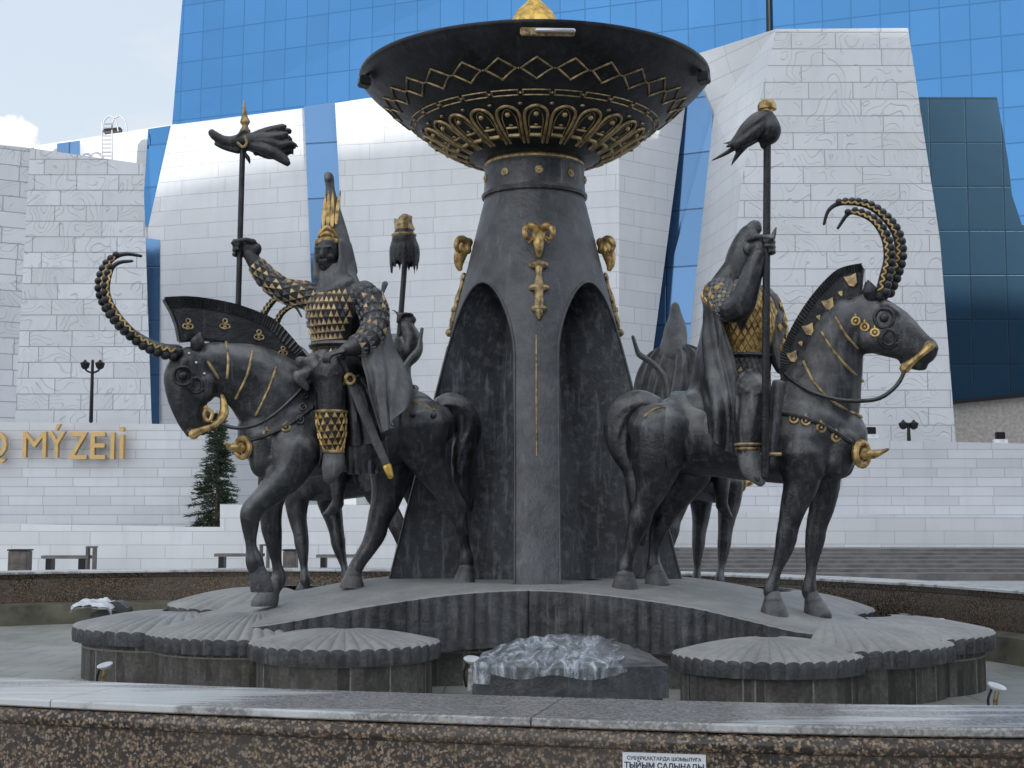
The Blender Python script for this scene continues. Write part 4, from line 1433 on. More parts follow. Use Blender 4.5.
def leg_strokes(mb, fr, sg, w, pts):
    """pts: (px, py, radius across the side view[, w]) from the trunk to the fetlock"""
    P = []; rr = []
    for q in pts:
        ww = q[3] if len(q) > 3 else w
        P.append(fr.p(q[0], q[1], sg * ww)); k_ = .86 if q[2] < .068 else (1.06 if q[2] < .11 else 1.0); rr.append((q[2] * .86 * k_, q[2] * k_))
    mb.tube(P, rr, 12, side=fr.l, sub=4)
    return P


def make_horse(fr, sg, S, label):
    root = thing('horse_statue', label, 'horse statue', fr.o, fr.ang, 'bronze horses of the fountain')
    mb = MB()
    strokes(mb, fr, sg, S['trunk'])
    for w, pts, hf in S['legs']:
        leg_strokes(mb, fr, sg, w, pts)
    body = emit_blob('body', mb, M['bronze'], root, 0.019, 5, 0.0025)
    sf = Surf(body, WM[root.name])
    for w, pts, hf in S['legs']:
        (tx, ty), (bx, by), r, flex = hf
        hoof(root, fr.p(tx, ty, sg * w), fr.p(bx, by, sg * w), r, (fr.h * (1 if flex >= 0 else -.6)))
    # tail
    mb = MB(); strokes(mb, fr, sg, S['tail'], 12)
    rnd = random.Random(5)
    T = S['tail'][0]
    for k in range(9):
        a = 2 * PI * k / 9
        st = []
        for i, (x, y, w, ra, rb) in enumerate(T):
            tw = a + i * .5
            st.append((x + 92 * rb * .85 * math.cos(tw), y, w + ra * .8 * math.sin(tw), .035, .035))
        mb.tube([fr.p(x, y, sg * w) for x, y, w, _, _ in st], [.04] * (len(st) - 1) + [.015], 6)
    emit_blob('tail', mb, M['bronze'], root, 0.02, 2)
    # mane crest: thick plate on the neck with a pleated fringe
    cr_o = S['crest']
    th = .055
    m = MB(); m.prism([fr.p(x, y, sg * th) for x, y in cr_o], fr.l * (-2 * sg * th))
    c = emit('mane_crest', m, M['bronze_dark'], root, bevel=.015, angle=30)
    fo, fi_ = S['fringe']
    fo = catmull(fo, False, 6); fi_ = catmull(fi_, False, 6)
    m = MB(); rows = []
    nn = 150
    def samp(pl, t):
        k = min(len(pl) - 2, int(t * (len(pl) - 1))); f = t * (len(pl) - 1) - k
        return (pl[k][0] + (pl[k + 1][0] - pl[k][0]) * f, pl[k][1] + (pl[k + 1][1] - pl[k][1]) * f)
    for k in range(nn + 1):
        t = k / nn; a = samp(fo, t); b = samp(fi_, t); wv = th + .012 + .012 * (k % 3 == 0)
        rows.append([fr.p(*a, sg * wv), fr.p(*b, sg * (wv - .006)), fr.p(*b, -sg * (wv - .006)), fr.p(*a, -sg * wv), fr.p(*a, sg * wv)])
    m.grid(rows); i0 = len(m.v)
    emit('fringe', m, M['bronze_dark'], c, angle=25)
    for x, y, sz, kd in S['crest_studs']:
        for s_ in (1, -1):
            emit('crest_ornament', stud(fr.p(x, y, sg * s_ * (th + .008)), fr.l * sg * s_, sz, kd, S.get('crest_up', V((0, 0, 1)))), M['gold_dull'], c, angle=30)
    # horns
    for w, path in S['horns']:
        horn(root, fr, sg, w, path, S.get('horn_r', (.050, .013))[0], S.get('horn_r', (.050, .013))[1], .070, None)
    # ears
    for (x0, y0, x1, y1, w) in S['ears']:
        m = MB(); m.tube([fr.p(x0, y0, sg * w * .7), fr.p((x0 + x1) / 2, (y0 + y1) / 2, sg * w * 1.1), fr.p(x1, y1, sg * w)], [(.03, .05), (.03, .065), (.01, .012)], 8, side=fr.l)
        emit('ear', m, M['bronze'], root)
    # eyes and cast swirls on the cheeks
    for x, y, rpx, sw in S['swirls']:
        h_ = sf.px(x, y)
        if not h_: continue
        pts = []
        for k in range(15):
            a = 2 * PI * k / 14 * sw + .6; q = sf.px(x + rpx * (1 - .35 * k / 14 * (sw > 1)) * math.cos(a), y + rpx * (1 - .35 * k / 14 * (sw > 1)) * math.sin(a), .004)
            if q: pts.append(q[0])
        if len(pts) < 4: continue
        for s_ in (0, 1):
            pp = pts if not s_ else [mirror(fr, q) for q in pts]
            m = MB(); m.tube(pp, .017, 7, sub=2)
            emit('cheek_scroll', m, M['bronze_dark'], root)
            if sw <= 1:
                c_ = h_[0] if not s_ else mirror(fr, h_[0])
                m = MB(); m.ball(c_, .042, 12, 8); emit('eye', m, M['bronze_dark'], root)
    # straps traced on the near side and mirrored to the far side
    for name, pts, r, mt in S['straps']:
        P = [sf.px(x, y, r * .5) for x, y in pts]; P = [q[0] for q in P if q]
        if len(P) < 2: continue
        m = MB(); m.tube(P, r, 7, sub=3); m.tube([mirror(fr, q) for q in P], r, 7, sub=3)
        emit(name, m, M[mt], root)
    for x, y, sz, kd, mt in S['studs']:
        q = sf.px(x, y, .008)
        if not q: continue
        emit('harness_ornament', stud(q[0], q[1], sz, kd), M[mt], root, angle=30)
        emit('harness_ornament', stud(mirror(fr, q[0]), mirn(fr, q[1]), sz, kd), M[mt], root, angle=30)
    for name, pts, r, mt in S['free']:
        m = MB()
        for w_s in (1, -1):
            m.tube([fr.p(x, y, sg * w * w_s) for x, y, w in pts], r, 8, sub=4)
        emit(name, m, M[mt], root)
    # breast ornament: gold disc with a pointed boss
    x, y, szz = S['breast']
    q = sf.near(fr.p(x, y, sg * .10))
    if q:
        P, n_ = q
        nn_ = (fr.h * .8 - fr.l * -sg * .45).normalized()
        m = MB(); t = V((0, 0, 1)); s_ = t.cross(nn_).normalized()
        m.tube([P + (t * math.cos(a) + s_ * math.sin(a)) * szz + nn_ * .04 for a in [2 * PI * k / 18 for k in range(19)]], szz * .34, 8, sub=1, cap=False)
        m.ball(P + nn_ * .05, (szz * .6,) * 3, 12, 8)
        m.tube([P + nn_ * .05, P + nn_ * (.05 + szz * 1.1) + V((0, 0, -.01)), P + nn_ * (.08 + szz * 2.3) + V((0, 0, .03))], [szz * .45, szz * .38, szz * .12], 10)
        m.tube([P + nn_ * .16 - s_ * szz * .8, P + nn_ * .2, P + nn_ * .16 + s_ * szz * .8], [szz * .2, szz * .3, szz * .2], 8)
        emit('breast_ornament', m, M['gold_bright'] if szz > .1 else M['gold'], root)
    # saddle cloth wrapped over the back
    u0, u1, zc, zr = S['cloth']
    rows = []
    for i in range(25):
        u = u0 + (u1 - u0) * i / 24; row = []
        for k in range(41):
            a = R(-42) + R(264) * k / 40
            o_ = fr.q(u, 0, zc) ; d = fr.l * math.cos(a) + V((0, 0, math.sin(a)))
            q = sf.cast(o_ + d * 1.2, -d, .022 + .008 * abs(math.sin(i * 1.3)) * (abs(k - 20) / 20))
            row.append(q[0] if q else o_ + d * .45)
        rows.append(row)
    me_ = thick_mesh('cloth', rows, .02)
    me_.transform(WM[root.name].inverted()); me_.shade_smooth(); me_.set_sharp_from_angle(angle=R(50)); me_.materials.append(M['bronze'])
    o = bpy.data.objects.new('saddle_cloth', me_); COL.objects.link(o); o.parent = root; WM[o.name] = WM[root.name]
    return root, sf


# ------------------------------------------------------------------ right horse
FR = Frame(1.25, 13.55, 0.92, R(-18))
SR = dict(
    trunk=[[(652, 428, 0, .24, .26), (668, 432, 0, .34, .355), (695, 435, 0, .36, .375), (740, 437, 0, .37, .405), (790, 437, 0, .36, .44), (822, 436, 0, .33, .42), (843, 440, 0, .22, .28)],
           [(806, 432, 0, .30, .42), (818, 398, 0, .25, .40), (830, 362, 0, .185, .31), (838, 335, 0, .15, .25), (850, 315, 0, .13, .21)],
           [(856, 315, 0, .13, .22), (876, 325, 0, .145, .255), (896, 335, 0, .13, .225), (915, 346, 0, .10, .16), (928, 352, 0, .085, .125)],
           [(866, 340, .07, .09, .13), (880, 340, .07, .09, .12)], [(866, 340, -.07, .09, .13), (880, 340, -.07, .09, .12)],
           [(905, 361, 0, .05, .055), (918, 366, 0, .05, .045), (924, 367, 0, .045, .035)],
           [(930, 349, .05, .04, .05), (936, 348, .045, .03, .04)], [(930, 349, -.05, .04, .05), (936, 348, -.045, .03, .04)],
           [(885, 305, .10, .05, .05), (895, 312, .09, .04, .04)], [(885, 305, -.10, .05, .05), (895, 312, -.09, .04, .04)],
           [(800, 440, .22, .16, .24), (805, 470, .25, .14, .2)], [(800, 440, -.22, .16, .24), (812, 470, -.25, .14, .2)],
           [(842, 440, .12, .14, .17), (835, 465, .12, .13, .15)], [(842, 440, -.12, .14, .17), (838, 465, -.12, .13, .15)]],
    legs=[(.24, [(800, 455, .22), (801, 482, .17), (794, 505, .125), (789, 525, .095), (786, 540, .092), (783, 552, .075), (776, 572, .058), (771, 590, .07), (773, 600, .065)], ((773, 599), (774, 617), .115, 1)),
          (-.22, [(818, 455, .22), (823, 480, .17), (822, 505, .125), (817, 525, .095), (815, 540, .09), (813, 552, .075), (811, 572, .058), (809, 590, .07), (812, 601, .065)], ((813, 600), (818, 618), .115, 1)),
          (.24, [(662, 430, .30), (656, 465, .24), (652, 487, .165), (644, 507, .112), (640, 520, .105), (635, 533, .082), (629, 553, .066), (625, 568, .075), (625, 577, .068)], ((625, 574), (625, 590), .115, 1)),
          (-.24, [(690, 430, .28), (690, 468, .23), (682, 490, .15), (668, 510, .115), (662, 521, .1), (657, 535, .08), (654, 553, .064), (654, 567, .072), (656, 574, .066)], ((656, 571), (657, 585), .11, 1))],
    tail=[[(655, 406, 0, .10, .10), (640, 403, 0, .13, .13), (625, 410, 0, .14, .14), (618, 430, 0, .14, .145), (623, 452, 0, .12, .12), (632, 470, 0, .085, .085), (636, 490, 0, .08, .08), (640, 520, 0, .06, .06), (642, 545, 0, .02, .02)]],
    crest=[(782, 385), (779, 372), (783, 352), (792, 330), (808, 305), (826, 283), (842, 270), (858, 264), (864, 266), (862, 285), (861, 300), (850, 300), (838, 315), (826, 335), (812, 358), (800, 380)],
    fringe=([(780, 372), (782, 350), (791, 328), (806, 303), (824, 281), (840, 268), (862, 263)], [(787, 372), (789, 353), (797, 333), (811, 308), (828, 288), (843, 275), (861, 271)]),
    crest_studs=[(852, 281, .075, 'trap'), (841, 294, .045, 'drop'), (829, 305, .072, 'trap'), (819, 318, .042, 'drop'), (809, 330, .070, 'trap'), (801, 344, .042, 'drop'), (793, 357, .065, 'trap')],
    crest_up=V((-.3, 0, .9)),
    horns=[(.085, [(880, 296), (884, 278), (888, 258), (885, 238), (874, 221), (858, 213), (848, 214), (838, 228)]),
           (-.085, [(884, 295), (893, 276), (899, 255), (896, 234), (884, 217), (866, 205), (842, 203), (829, 210), (824, 224)])],
    ears=[(872, 300, 868, 281, .1), (872, 300, 866, 283, -.1)],
    swirls=[(884, 318, 9.5, 1), (888, 338, 10, 1.6)],
    straps=[('cheek_strap', [(836, 318), (845, 334), (858, 348)], .014, 'gold_dull'),
            ('neck_band', [(822, 333), (834, 352), (850, 370), (862, 381)], .015, 'gold_dull'), ('neck_band', [(804, 362), (815, 384), (836, 404), (860, 417)], .015, 'gold_dull'),
            ('chest_strap', [(775, 413), (795, 416), (815, 422), (836, 433), (850, 442)], .022, 'bronze_dark'),
            ('crupper', [(645, 417), (655, 409), (670, 407), (686, 407)], .012, 'gold_dull'),
            ('flank_strap', [(700, 440), (716, 452), (736, 457)], .012, 'bronze_dark')],
    studs=[(856, 321, .055, 'ring', 'gold'), (865, 327, .055, 'ring', 'gold'), (875, 333, .058, 'ring', 'gold'),
           (794, 419, .06, 'ring', 'gold_dull'), (806, 421, .06, 'ring', 'gold_dull'), (821, 428, .06, 'ring', 'gold_dull'), (836, 437, .06, 'ring', 'gold_dull')],
    free=[('noseband', [(905, 368, .11), (912, 362, .12), (924, 352, .11), (930, 346, .08)], [.05, .03, .03, .05], 'gold'),
          ('reins', [(905, 370, .13), (897, 385, .17), (880, 398, .24), (858, 401, .30), (835, 399, .34), (812, 392, .30), (793, 381, .2), (785, 374, .1)], .019, 'bronze_dark')],
    breast=(855, 452, .10), cloth=(.30, 1.1, 1.5, .4))
horse_r, surf_r = make_horse(FR, -1, SR, 'bronze horse with ibex horns standing on the right, facing right, seen in profile')

# ------------------------------------------------------------------ left horse
FL = Frame(-1.0, 14.0, 0.95, R(180 + 28))
SL = dict(
    trunk=[[(432, 425, 0, .24, .24), (418, 425, 0, .34, .34), (395, 427, 0, .36, .37), (350, 430, 0, .37, .395), (308, 433, 0, .36, .43), (280, 434, 0, .33, .43), (262, 436, 0, .23, .30)],
           [(300, 425, 0, .30, .42), (277, 400, 0, .27, .42), (252, 380, 0, .21, .35), (228, 370, 0, .165, .28), (208, 364, 0, .14, .22)],
           [(196, 362, 0, .13, .20), (189, 378, 0, .145, .235), (188, 398, 0, .12, .195), (190, 416, 0, .095, .14), (194, 428, 0, .08, .105)],
           [(204, 382, .07, .09, .12), (203, 394, .07, .09, .11)], [(204, 382, -.07, .09, .12), (203, 394, -.07, .09, .11)],
           [(206, 416, 0, .05, .05), (205, 428, 0, .045, .045), (203, 433, 0, .04, .03)],
           [(190, 432, .045, .035, .04), (188, 435, .04, .025, .03)], [(190, 432, -.045, .035, .04), (188, 435, -.04, .025, .03)],
           [(184, 362, .11, .05, .05), (180, 372, .10, .045, .045)], [(184, 362, -.11, .05, .05), (180, 372, -.10, .045, .045)],
           [(296, 440, .22, .16, .24), (291, 465, .25, .14, .2)], [(290, 440, -.22, .16, .24), (280, 470, -.25, .14, .2)],
           [(262, 440, .12, .14, .16), (266, 465, .12, .13, .15)], [(262, 440, -.12, .14, .16), (266, 465, -.12, .13, .15)]],
    legs=[(.26, [(300, 450, .22), (288, 474, .175), (272, 491, .135), (258, 504, .105), (251, 513, .098), (250, 525, .08), (251, 545, .062), (254, 560, .08), (257, 570, .075)], ((257, 568), (263, 592), .10, -1)),
          (-.22, [(283, 450, .22), (275, 480, .17), (271, 503, .125), (271, 520, .10), (272, 531, .095), (274, 545, .075), (277, 565, .060), (279, 578, .072), (273, 590, .068)], ((272, 588), (264, 606), .115, 1)),
          (.24, [(420, 425, .30), (424, 452, .23), (437, 477, .15), (449, 497, .108), (456, 509, .105), (460, 522, .08), (465, 545, .062), (467, 562, .072), (466, 572, .066)], ((466, 569), (464, 585), .105, 1)),
          (-.24, [(395, 430, .27), (392, 468, .235), (387, 496, .165), (379, 520, .118), (376, 533, .11), (369, 547, .085), (359, 562, .072), (354, 572, .072), (353, 577, .068)], ((353, 574), (352, 588), .11, 1))],
    tail=[[(438, 408, 0, .10, .10), (450, 405, 0, .13, .13), (462, 412, 0, .14, .14), (468, 430, 0, .135, .14), (464, 452, 0, .115, .12), (463, 475, 0, .10, .10), (466, 492, 0, .08, .08), (470, 510, 0, .03, .03)]],
    crest=[(164, 298), (185, 297), (206, 299), (232, 304), (256, 312), (276, 323), (292, 337), (302, 350), (300, 372), (286, 378), (270, 362), (250, 350), (228, 343), (205, 340), (180, 342), (177, 325), (172, 312)],
    fringe=([(164, 297), (186, 296), (207, 298), (233, 303), (257, 311), (278, 322), (303, 350)], [(171, 308), (188, 307), (208, 309), (232, 314), (254, 321), (273, 332), (296, 356)]),
    crest_studs=[(188, 324, .062, 'swirl'), (225, 324, .062, 'swirl'), (259, 335, .06, 'swirl'), (283, 351, .055, 'swirl')],
    horns=[(.085, [(178, 352), (160, 349), (138, 338), (118, 317), (107, 294), (110, 272), (118, 263), (132, 261)]),
           (-.085, [(178, 350), (158, 347), (133, 334), (112, 313), (101, 290), (104, 270), (114, 258), (126, 254), (141, 256)])],
    ears=[(196, 350, 200, 333, .1), (196, 350, 200, 334, -.1)],
    swirls=[(183, 376, 9, 1), (196, 385, 8, 1.5)],
    straps=[('cheek_strap', [(200, 347), (208, 362), (218, 378)], .014, 'gold_dull'), ('neck_band', [(226, 343), (228, 360), (227, 378)], .014, 'gold_dull'),
            ('neck_band', [(252, 352), (247, 375), (236, 398)], .014, 'gold_dull'), ('neck_band', [(276, 368), (268, 390), (256, 415)], .014, 'gold_dull'),
            ('chest_strap', [(312, 408), (296, 420), (280, 430), (262, 437), (248, 441)], .022, 'bronze_dark'),
            ('crupper', [(396, 398), (415, 402), (434, 410)], .012, 'gold_dull')],
    studs=[(267, 434, .058, 'ring', 'gold_dull'), (286, 428, .058, 'ring', 'gold_dull'), (300, 420, .055, 'ring', 'bronze'), (303, 408, .05, 'ring', 'bronze'), (304, 395, .05, 'ring', 'bronze'),
           (189, 354, .015, 'ball', 'silver'), (196, 363, .015, 'ball', 'silver'), (204, 374, .015, 'ball', 'silver'), (413, 415, .03, 'ball', 'bronze_dark'), (433, 416, .03, 'ball', 'bronze_dark')],
    free=[('noseband', [(194, 434, .10), (202, 430, .12), (216, 424, .12), (224, 412, .10), (222, 396, .08)], [.05, .03, .03, .045, .02], 'gold'),
          ('bit_ring', [(205, 408, .13), (212, 413, .14), (209, 421, .14), (204, 416, .13), (206, 407, .13)], .018, 'gold'),
          ('reins', [(220, 424, .13), (236, 428, .22), (256, 425, .30), (275, 414, .33), (295, 396, .3), (315, 374, .2), (332, 356, .15)], .017, 'bronze_dark')],
    breast=(241, 449, .085), cloth=(.30, 1.1, 1.45, .4))
horse_l, surf_l = make_horse(FL, 1, SL, 'bronze horse with ibex horns and a lifted foreleg standing on the left, facing left')

# ------------------------------------------------------------------ the two far horses are copies turned away
def place_copy(src, loc, ang, label):
    c = copy_tree(src); c.location = loc; c.rotation_euler = (0, 0, ang); c['label'] = label; return c
BL = Frame(-1.10, 16.9, 0.82, R(150)); BR = Frame(1.62, 16.6, 0.80, R(55))
place_copy(horse_r, BL.o, BL.ang, 'bronze horse at the back left, only legs and horn tips show behind the left horse')
place_copy(horse_r, BR.o, BR.ang, 'bronze horse at the back right, its hindquarters and legs seen behind the right horse')
# ------------------------------------------------------------------ riders
def fist(mb, c, axis, toward, k=1.4, turn=1):
    """closed hand on a pole: palm, four curled fingers of different length, thumb across"""
    axis = V(axis).normalized(); toward = V(toward); toward = (toward - axis * toward.dot(axis)).normalized()
    sd = axis.cross(toward) * turn
    rp = .03
    mb.tube([c + toward * .085 * k - axis * .02, c + toward * .03 * k + sd * .012 - axis * .0], [(.036 * k, .026 * k), (.044 * k, .028 * k)], 12, side=axis, sub=2)
    for i, ln in enumerate((.92, 1.0, .97, .82)):
        o = axis * ((1.5 - i) * .0225 * k)
        pts = []
        for j in range(7):
            a = R(35) + R(235) * ln * j / 6
            rr = rp + .0105 * k
            pts.append(c + o + toward * rr * 1.25 * math.cos(a) + sd * rr * 1.15 * math.sin(a))
        mb.tube([c + o + toward * .055 * k + sd * .010] + pts, [.0115 * k] * 7 + [.0095 * k], 8, sub=2)
    pts = [c + toward * .075 * k - sd * .018 * k + axis * .028 * k, c + toward * .035 * k - sd * .036 * k + axis * .034 * k, c - sd * (rp + .013 * k) + axis * .030 * k, c - toward * .034 * k - sd * .026 * k + axis * .022 * k]
    mb.tube(pts, [.014 * k, .0135 * k, .012 * k, .010 * k], 8)


def relaxed_hand(mb, wrist, d, up, k=1.4):
    """open, slightly curled hand lying on the thigh or holding the reins"""
    d = V(d).normalized(); up = V(up); up = (up - d * up.dot(d)).normalized(); s = d.cross(up)
    mb.tube([wrist, wrist + d * .05 * k, wrist + d * .095 * k], [(.026 * k, .02 * k), (.042 * k, .017 * k), (.040 * k, .015 * k)], 12, side=s)
    for i, ln in enumerate((.066, .076, .070, .055)):
        b = wrist + d * .088 * k + s * ((1.5 - i) * .0205 * k)
        mb.tube([b, b + d * ln * .45 * k - up * .004 * k, b + d * ln * .8 * k - up * .022 * k, b + d * ln * .85 * k - up * .045 * k], [.0105 * k, .010 * k, .009 * k, .008 * k], 8)
    b = wrist + d * .03 * k + s * .03 * k
    mb.tube([b, b + d * .03 * k + s * .03 * k - up * .008 * k, b + d * .06 * k + s * .036 * k - up * .02 * k], [.0145 * k, .012 * k, .0095 * k], 8)


def face(mb, c, f, k=1.4):
    """head with brow, nose, lips, chin, cheeks; c is the centre of the head, f where it looks"""
    f = V(f).normalized(); u = V((0, 0, 1)); s = u.cross(f).normalized()
    mb.tube([c + u * .05 * k - f * .01 * k, c - u * .02 * k + f * .01 * k, c - u * .075 * k + f * .025 * k], [(.074 * k, .09 * k), (.072 * k, .086 * k), (.052 * k, .056 * k)], 16, side=s)
    mb.tube([c + u * .025 * k + f * .084 * k, c - u * .018 * k + f * .098 * k, c - u * .03 * k + f * .092 * k], [.009 * k, .015 * k, .013 * k], 8)
    for q in (-1, 1):
        mb.tube([c + u * .032 * k + f * .082 * k + s * q * .008 * k, c + u * .036 * k + f * .078 * k + s * q * .05 * k], [.012 * k, .009 * k], 6, sub=1)
        mb.ball(c + u * .012 * k + f * .072 * k + s * q * .03 * k, .014 * k, 8, 6)
        mb.ball(c - u * .028 * k + f * .052 * k + s * q * .034 * k, .032 * k, 8, 6)
        mb.ball(c - u * .0 * k - f * .005 * k + s * q * .076 * k, (.010 * k, .016 * k, .026 * k), 8, 6)
    mb.tube([c - u * .055 * k + f * .082 * k - s * .022 * k, c - u * .053 * k + f * .094 * k, c - u * .055 * k + f * .082 * k + s * .022 * k], .0085 * k, 6)
    mb.tube([c - u * .066 * k + f * .080 * k - s * .018 * k, c - u * .067 * k + f * .090 * k, c - u * .066 * k + f * .080 * k + s * .018 * k], .0085 * k, 6)
    mb.ball(c - u * .088 * k + f * .060 * k, .028 * k, 8, 6)


def scales(sf, path, rad, rows, around, a0, a1, size, shape, side, seed=1, goldshare=.7, lift=.002):
    """small raised armour plates lying on the skin, in staggered rows along a path"""
    P = [V(p) for p in path]; L = [0]
    for a, b in zip(P, P[1:]): L.append(L[-1] + (b - a).length)
    rnd = random.Random(seed); G = MB(); B = MB()
    for j in range(rows):
        d = L[-1] * (j + .5) / rows
        k = max(i for i in range(len(P) - 1) if L[i] <= d + 1e-9); f = (d - L[k]) / max(1e-9, L[k + 1] - L[k])
        p = P[k].lerp(P[k + 1], f); t = (P[k + 1] - P[k]).normalized()
        s = V(side) - t * V(side).dot(t); s.normalize(); b = t.cross(s)
        for i in range(around):
            a = a0 + (a1 - a0) * (i + .5 * (j % 2) + .25) / around
            dr = s * math.cos(a) + b * math.sin(a)
            q = sf.cast(p + dr * rad, -dr, lift)
            if not q: continue
            if (q[0] - p).length > rad * .97: continue
            c, n = q
            up = -t - n * (-t).dot(n)
            if up.length < 1e-3: continue
            up.normalize(); sd = n.cross(up)
            if shape == 'tri': o_ = ((.62, 0), (-.5, .46), (-.5, -.46))
            elif shape == 'rh': o_ = ((.78, 0), (0, .42), (-.78, 0), (0, -.42))
            else: o_ = ((.5, .45), (-.15, .5), (-.6, 0), (-.15, -.5), (.5, -.45))
            m = G if rnd.random() < goldshare else B
            i0 = len(m.v); nn = len(o_)
            m.v += [c + (up * u + sd * v) * size for u, v in o_] + [c + (up * u + sd * v) * size * .72 + n * size * .22 for u, v in o_]
            m.f.append(tuple(i0 + nn + k_ for k_ in range(nn)))
            for k_ in range(nn):
                m.f.append((i0 + k_, i0 + (k_ + 1) % nn, i0 + nn + (k_ + 1) % nn, i0 + nn + k_))
    return G, B


def cloak(name, rows, root, mat, folds=9, amp=.03, thick=.02, seed=0):
    rr = []
    R1 = [catmull([tuple(p) for p in r], False, 10) for r in rows]
    n = min(len(r) for r in R1)
    cols = [catmull([R1[j][int(k * (len(R1[j]) - 1) / (n - 1))] for j in range(len(rows))], False, 8) for k in range(n)]
    grid_ = [[V(cols[k][j]) for k in range(n)] for j in range(len(cols[0]))]
    J = len(grid_)
    out = []
    for j in range(J):
        row = []
        for k in range(n):
            a = grid_[j][max(k - 1, 0)]; b = grid_[j][min(k + 1, n - 1)]; c = grid_[max(j - 1, 0)][k]; d = grid_[min(j + 1, J - 1)][k]
            nr = (b - a).cross(d - c)
            nr = nr.normalized() if nr.length > 1e-9 else V((0, 1, 0))
            t = j / (J - 1); ph = folds * PI * k / (n - 1) + 1.3 * t + seed
            am = amp * (.25 + .9 * t)
            x = math.sin(ph) + .35 * math.sin(2.3 * ph + 1.7 + 2 * t)
            row.append(grid_[j][k] + nr * am * x + nr * .012 * noise.noise(grid_[j][k] * 6))
        out.append(row)
    me = thick_mesh(name, out, thick)
    me.transform(WM[root.name].inverted()); me.shade_smooth(); me.set_sharp_from_angle(angle=R(55)); me.materials.append(mat)
    o = bpy.data.objects.new(name, me); COL.objects.link(o); o.parent = root; WM[o.name] = WM[root.name]
    return o


def two(root, nm, GB, worn='bronze_dusty', gold='scale_pale'):
    G, B = GB
    if G.f: emit(nm, G, M[gold], root, smooth=False)
    if B.f: emit(nm, B, M[worn], root, smooth=False)


# ============================================================ left rider
RG = 'bronze warriors riding the fountain horses'
seat = FL.p(342, 378, 0)
rl = thing('rider_statue', 'bronze rider in gold scale armour and tall pointed helmet on the left horse', 'rider statue', seat, 0, RG)
SVL = V((.95, -.3, 0)).normalized(); FWL = V((-.30, -.95, 0)).normalized()
mb = MB()
mb.tube([at(341, 385, 13.62), at(339, 362, 13.62), at(337, 344, 13.62), at(336, 318, 13.6), at(338, 300, 13.58), at(336, 287, 13.58)],
        [(.27, .25), (.27, .23), (.235, .19), (.29, .225), (.31, .20), (.2, .14)], 20, side=SVL)
mb.tube([at(334, 290, 13.58), at(329, 268, 13.55)], [(.12, .12), (.10, .10)], 12, side=SVL, sub=1)
hl = at(328, 254, 13.5); face(mb, hl, FWL + V((0, 0, -.08)), 1.5)
armR = [at(314, 298, 13.66), at(301, 294, 13.66), at(285, 291, 13.68), at(268, 279, 13.70), at(256, 264, 13.71), at(249, 255, 13.71)]
mb.tube(armR, [.13, .125, .112, .10, .078, .058], 14)
hR = at(240.5, 248, 13.72); fist(mb, hR, at(241, 200, 13.72) - at(240, 300, 13.72), at(249, 255, 13.71) - hR, 1.9, 1)
armL = [at(362, 297, 13.48), at(371, 304, 13.40), at(375, 325, 13.28), at(367, 340, 13.14), at(354, 347, 13.05), at(346, 350, 12.98)]
mb.tube(armL, [.13, .145, .125, .11, .085, .062], 14)
relaxed_hand(mb, at(346, 350, 12.98), at(330, 354, 12.9) - at(346, 350, 12.98), V((0, -.3, 1)), 1.5)
shin = [FL.p(330, 378, .40), FL.p(331, 395, .44), FL.p(331, 412, .46), FL.p(332, 432, .46), FL.p(333, 452, .46), FL.p(333, 460, .46)]
mb.tube([FL.p(345, 378, .18), FL.p(337, 374, .32), shin[0]], [.22, .2, .17], 14)
mb.tube(shin, [.165, .145, .135, .125, .085, .075], 14)
mb.tube([FL.p(334, 458, .46), FL.p(332, 466, .47), FL.p(329, 475, .49)], [(.075, .085), (.085, .07), (.06, .04)], 12, side=FL.l)
for pp, rr in (([(345, 378, -.18), (337, 374, -.32), (330, 378, -.40)], [.22, .2, .17]), ([(330, 378, -.40), (331, 412, -.46), (332, 432, -.46), (333, 460, -.46), (329, 473, -.47)], [.165, .135, .12, .075, .05])):
    mb.tube([FL.p(*q) for q in pp], rr, 12)
bodyL = emit_blob('body', mb, M['bronze_dark'], rl, 0.0095, 2, 0.002)
sL = Surf(bodyL, WM[rl.name])
two(rl, 'chest_scales', scales(sL, [at(336, 290, 13.58), at(336, 318, 13.6), at(338, 356, 13.62)], .6, 9, 27, 0, 2 * PI, .062, 'tri', SVL, 1, .72))
two(rl, 'sleeve_scales', scales(sL, armR[:-1], .3, 10, 11, 0, 2 * PI, .062, 'tri', V((0, 0, 1)), 2, .55))
two(rl, 'sleeve_scales', scales(sL, armL[:-1], .3, 9, 13, 0, 2 * PI, .062, 'tri', V((0, -1, 0)), 3, .08))
two(rl, 'greave_scales', scales(sL, [shin[2], shin[3], shin[4]], .3, 6, 12, 0, 2 * PI, .062, 'tri', FL.l, 4, .97), gold='gold')
for pa, rr in ((shin[2], .142), (shin[4], .095)):
    m = MB(); m.tube([pa + V((math.cos(a), math.sin(a), 0)) * rr for a in [2 * PI * k / 20 for k in range(21)]], .016, 6, sub=1, cap=False); emit('greave_rim', m, M['gold_dull'], rl)
m = MB(); c_ = at(338, 346, 13.62); m.tube([c_ + SVL * .262 * math.cos(a) + FWL * .215 * math.sin(a) for a in [2 * PI * k / 28 for k in range(29)]], (.03), 6, sub=1, cap=False); emit('belt', m, M['bronze'], rl)
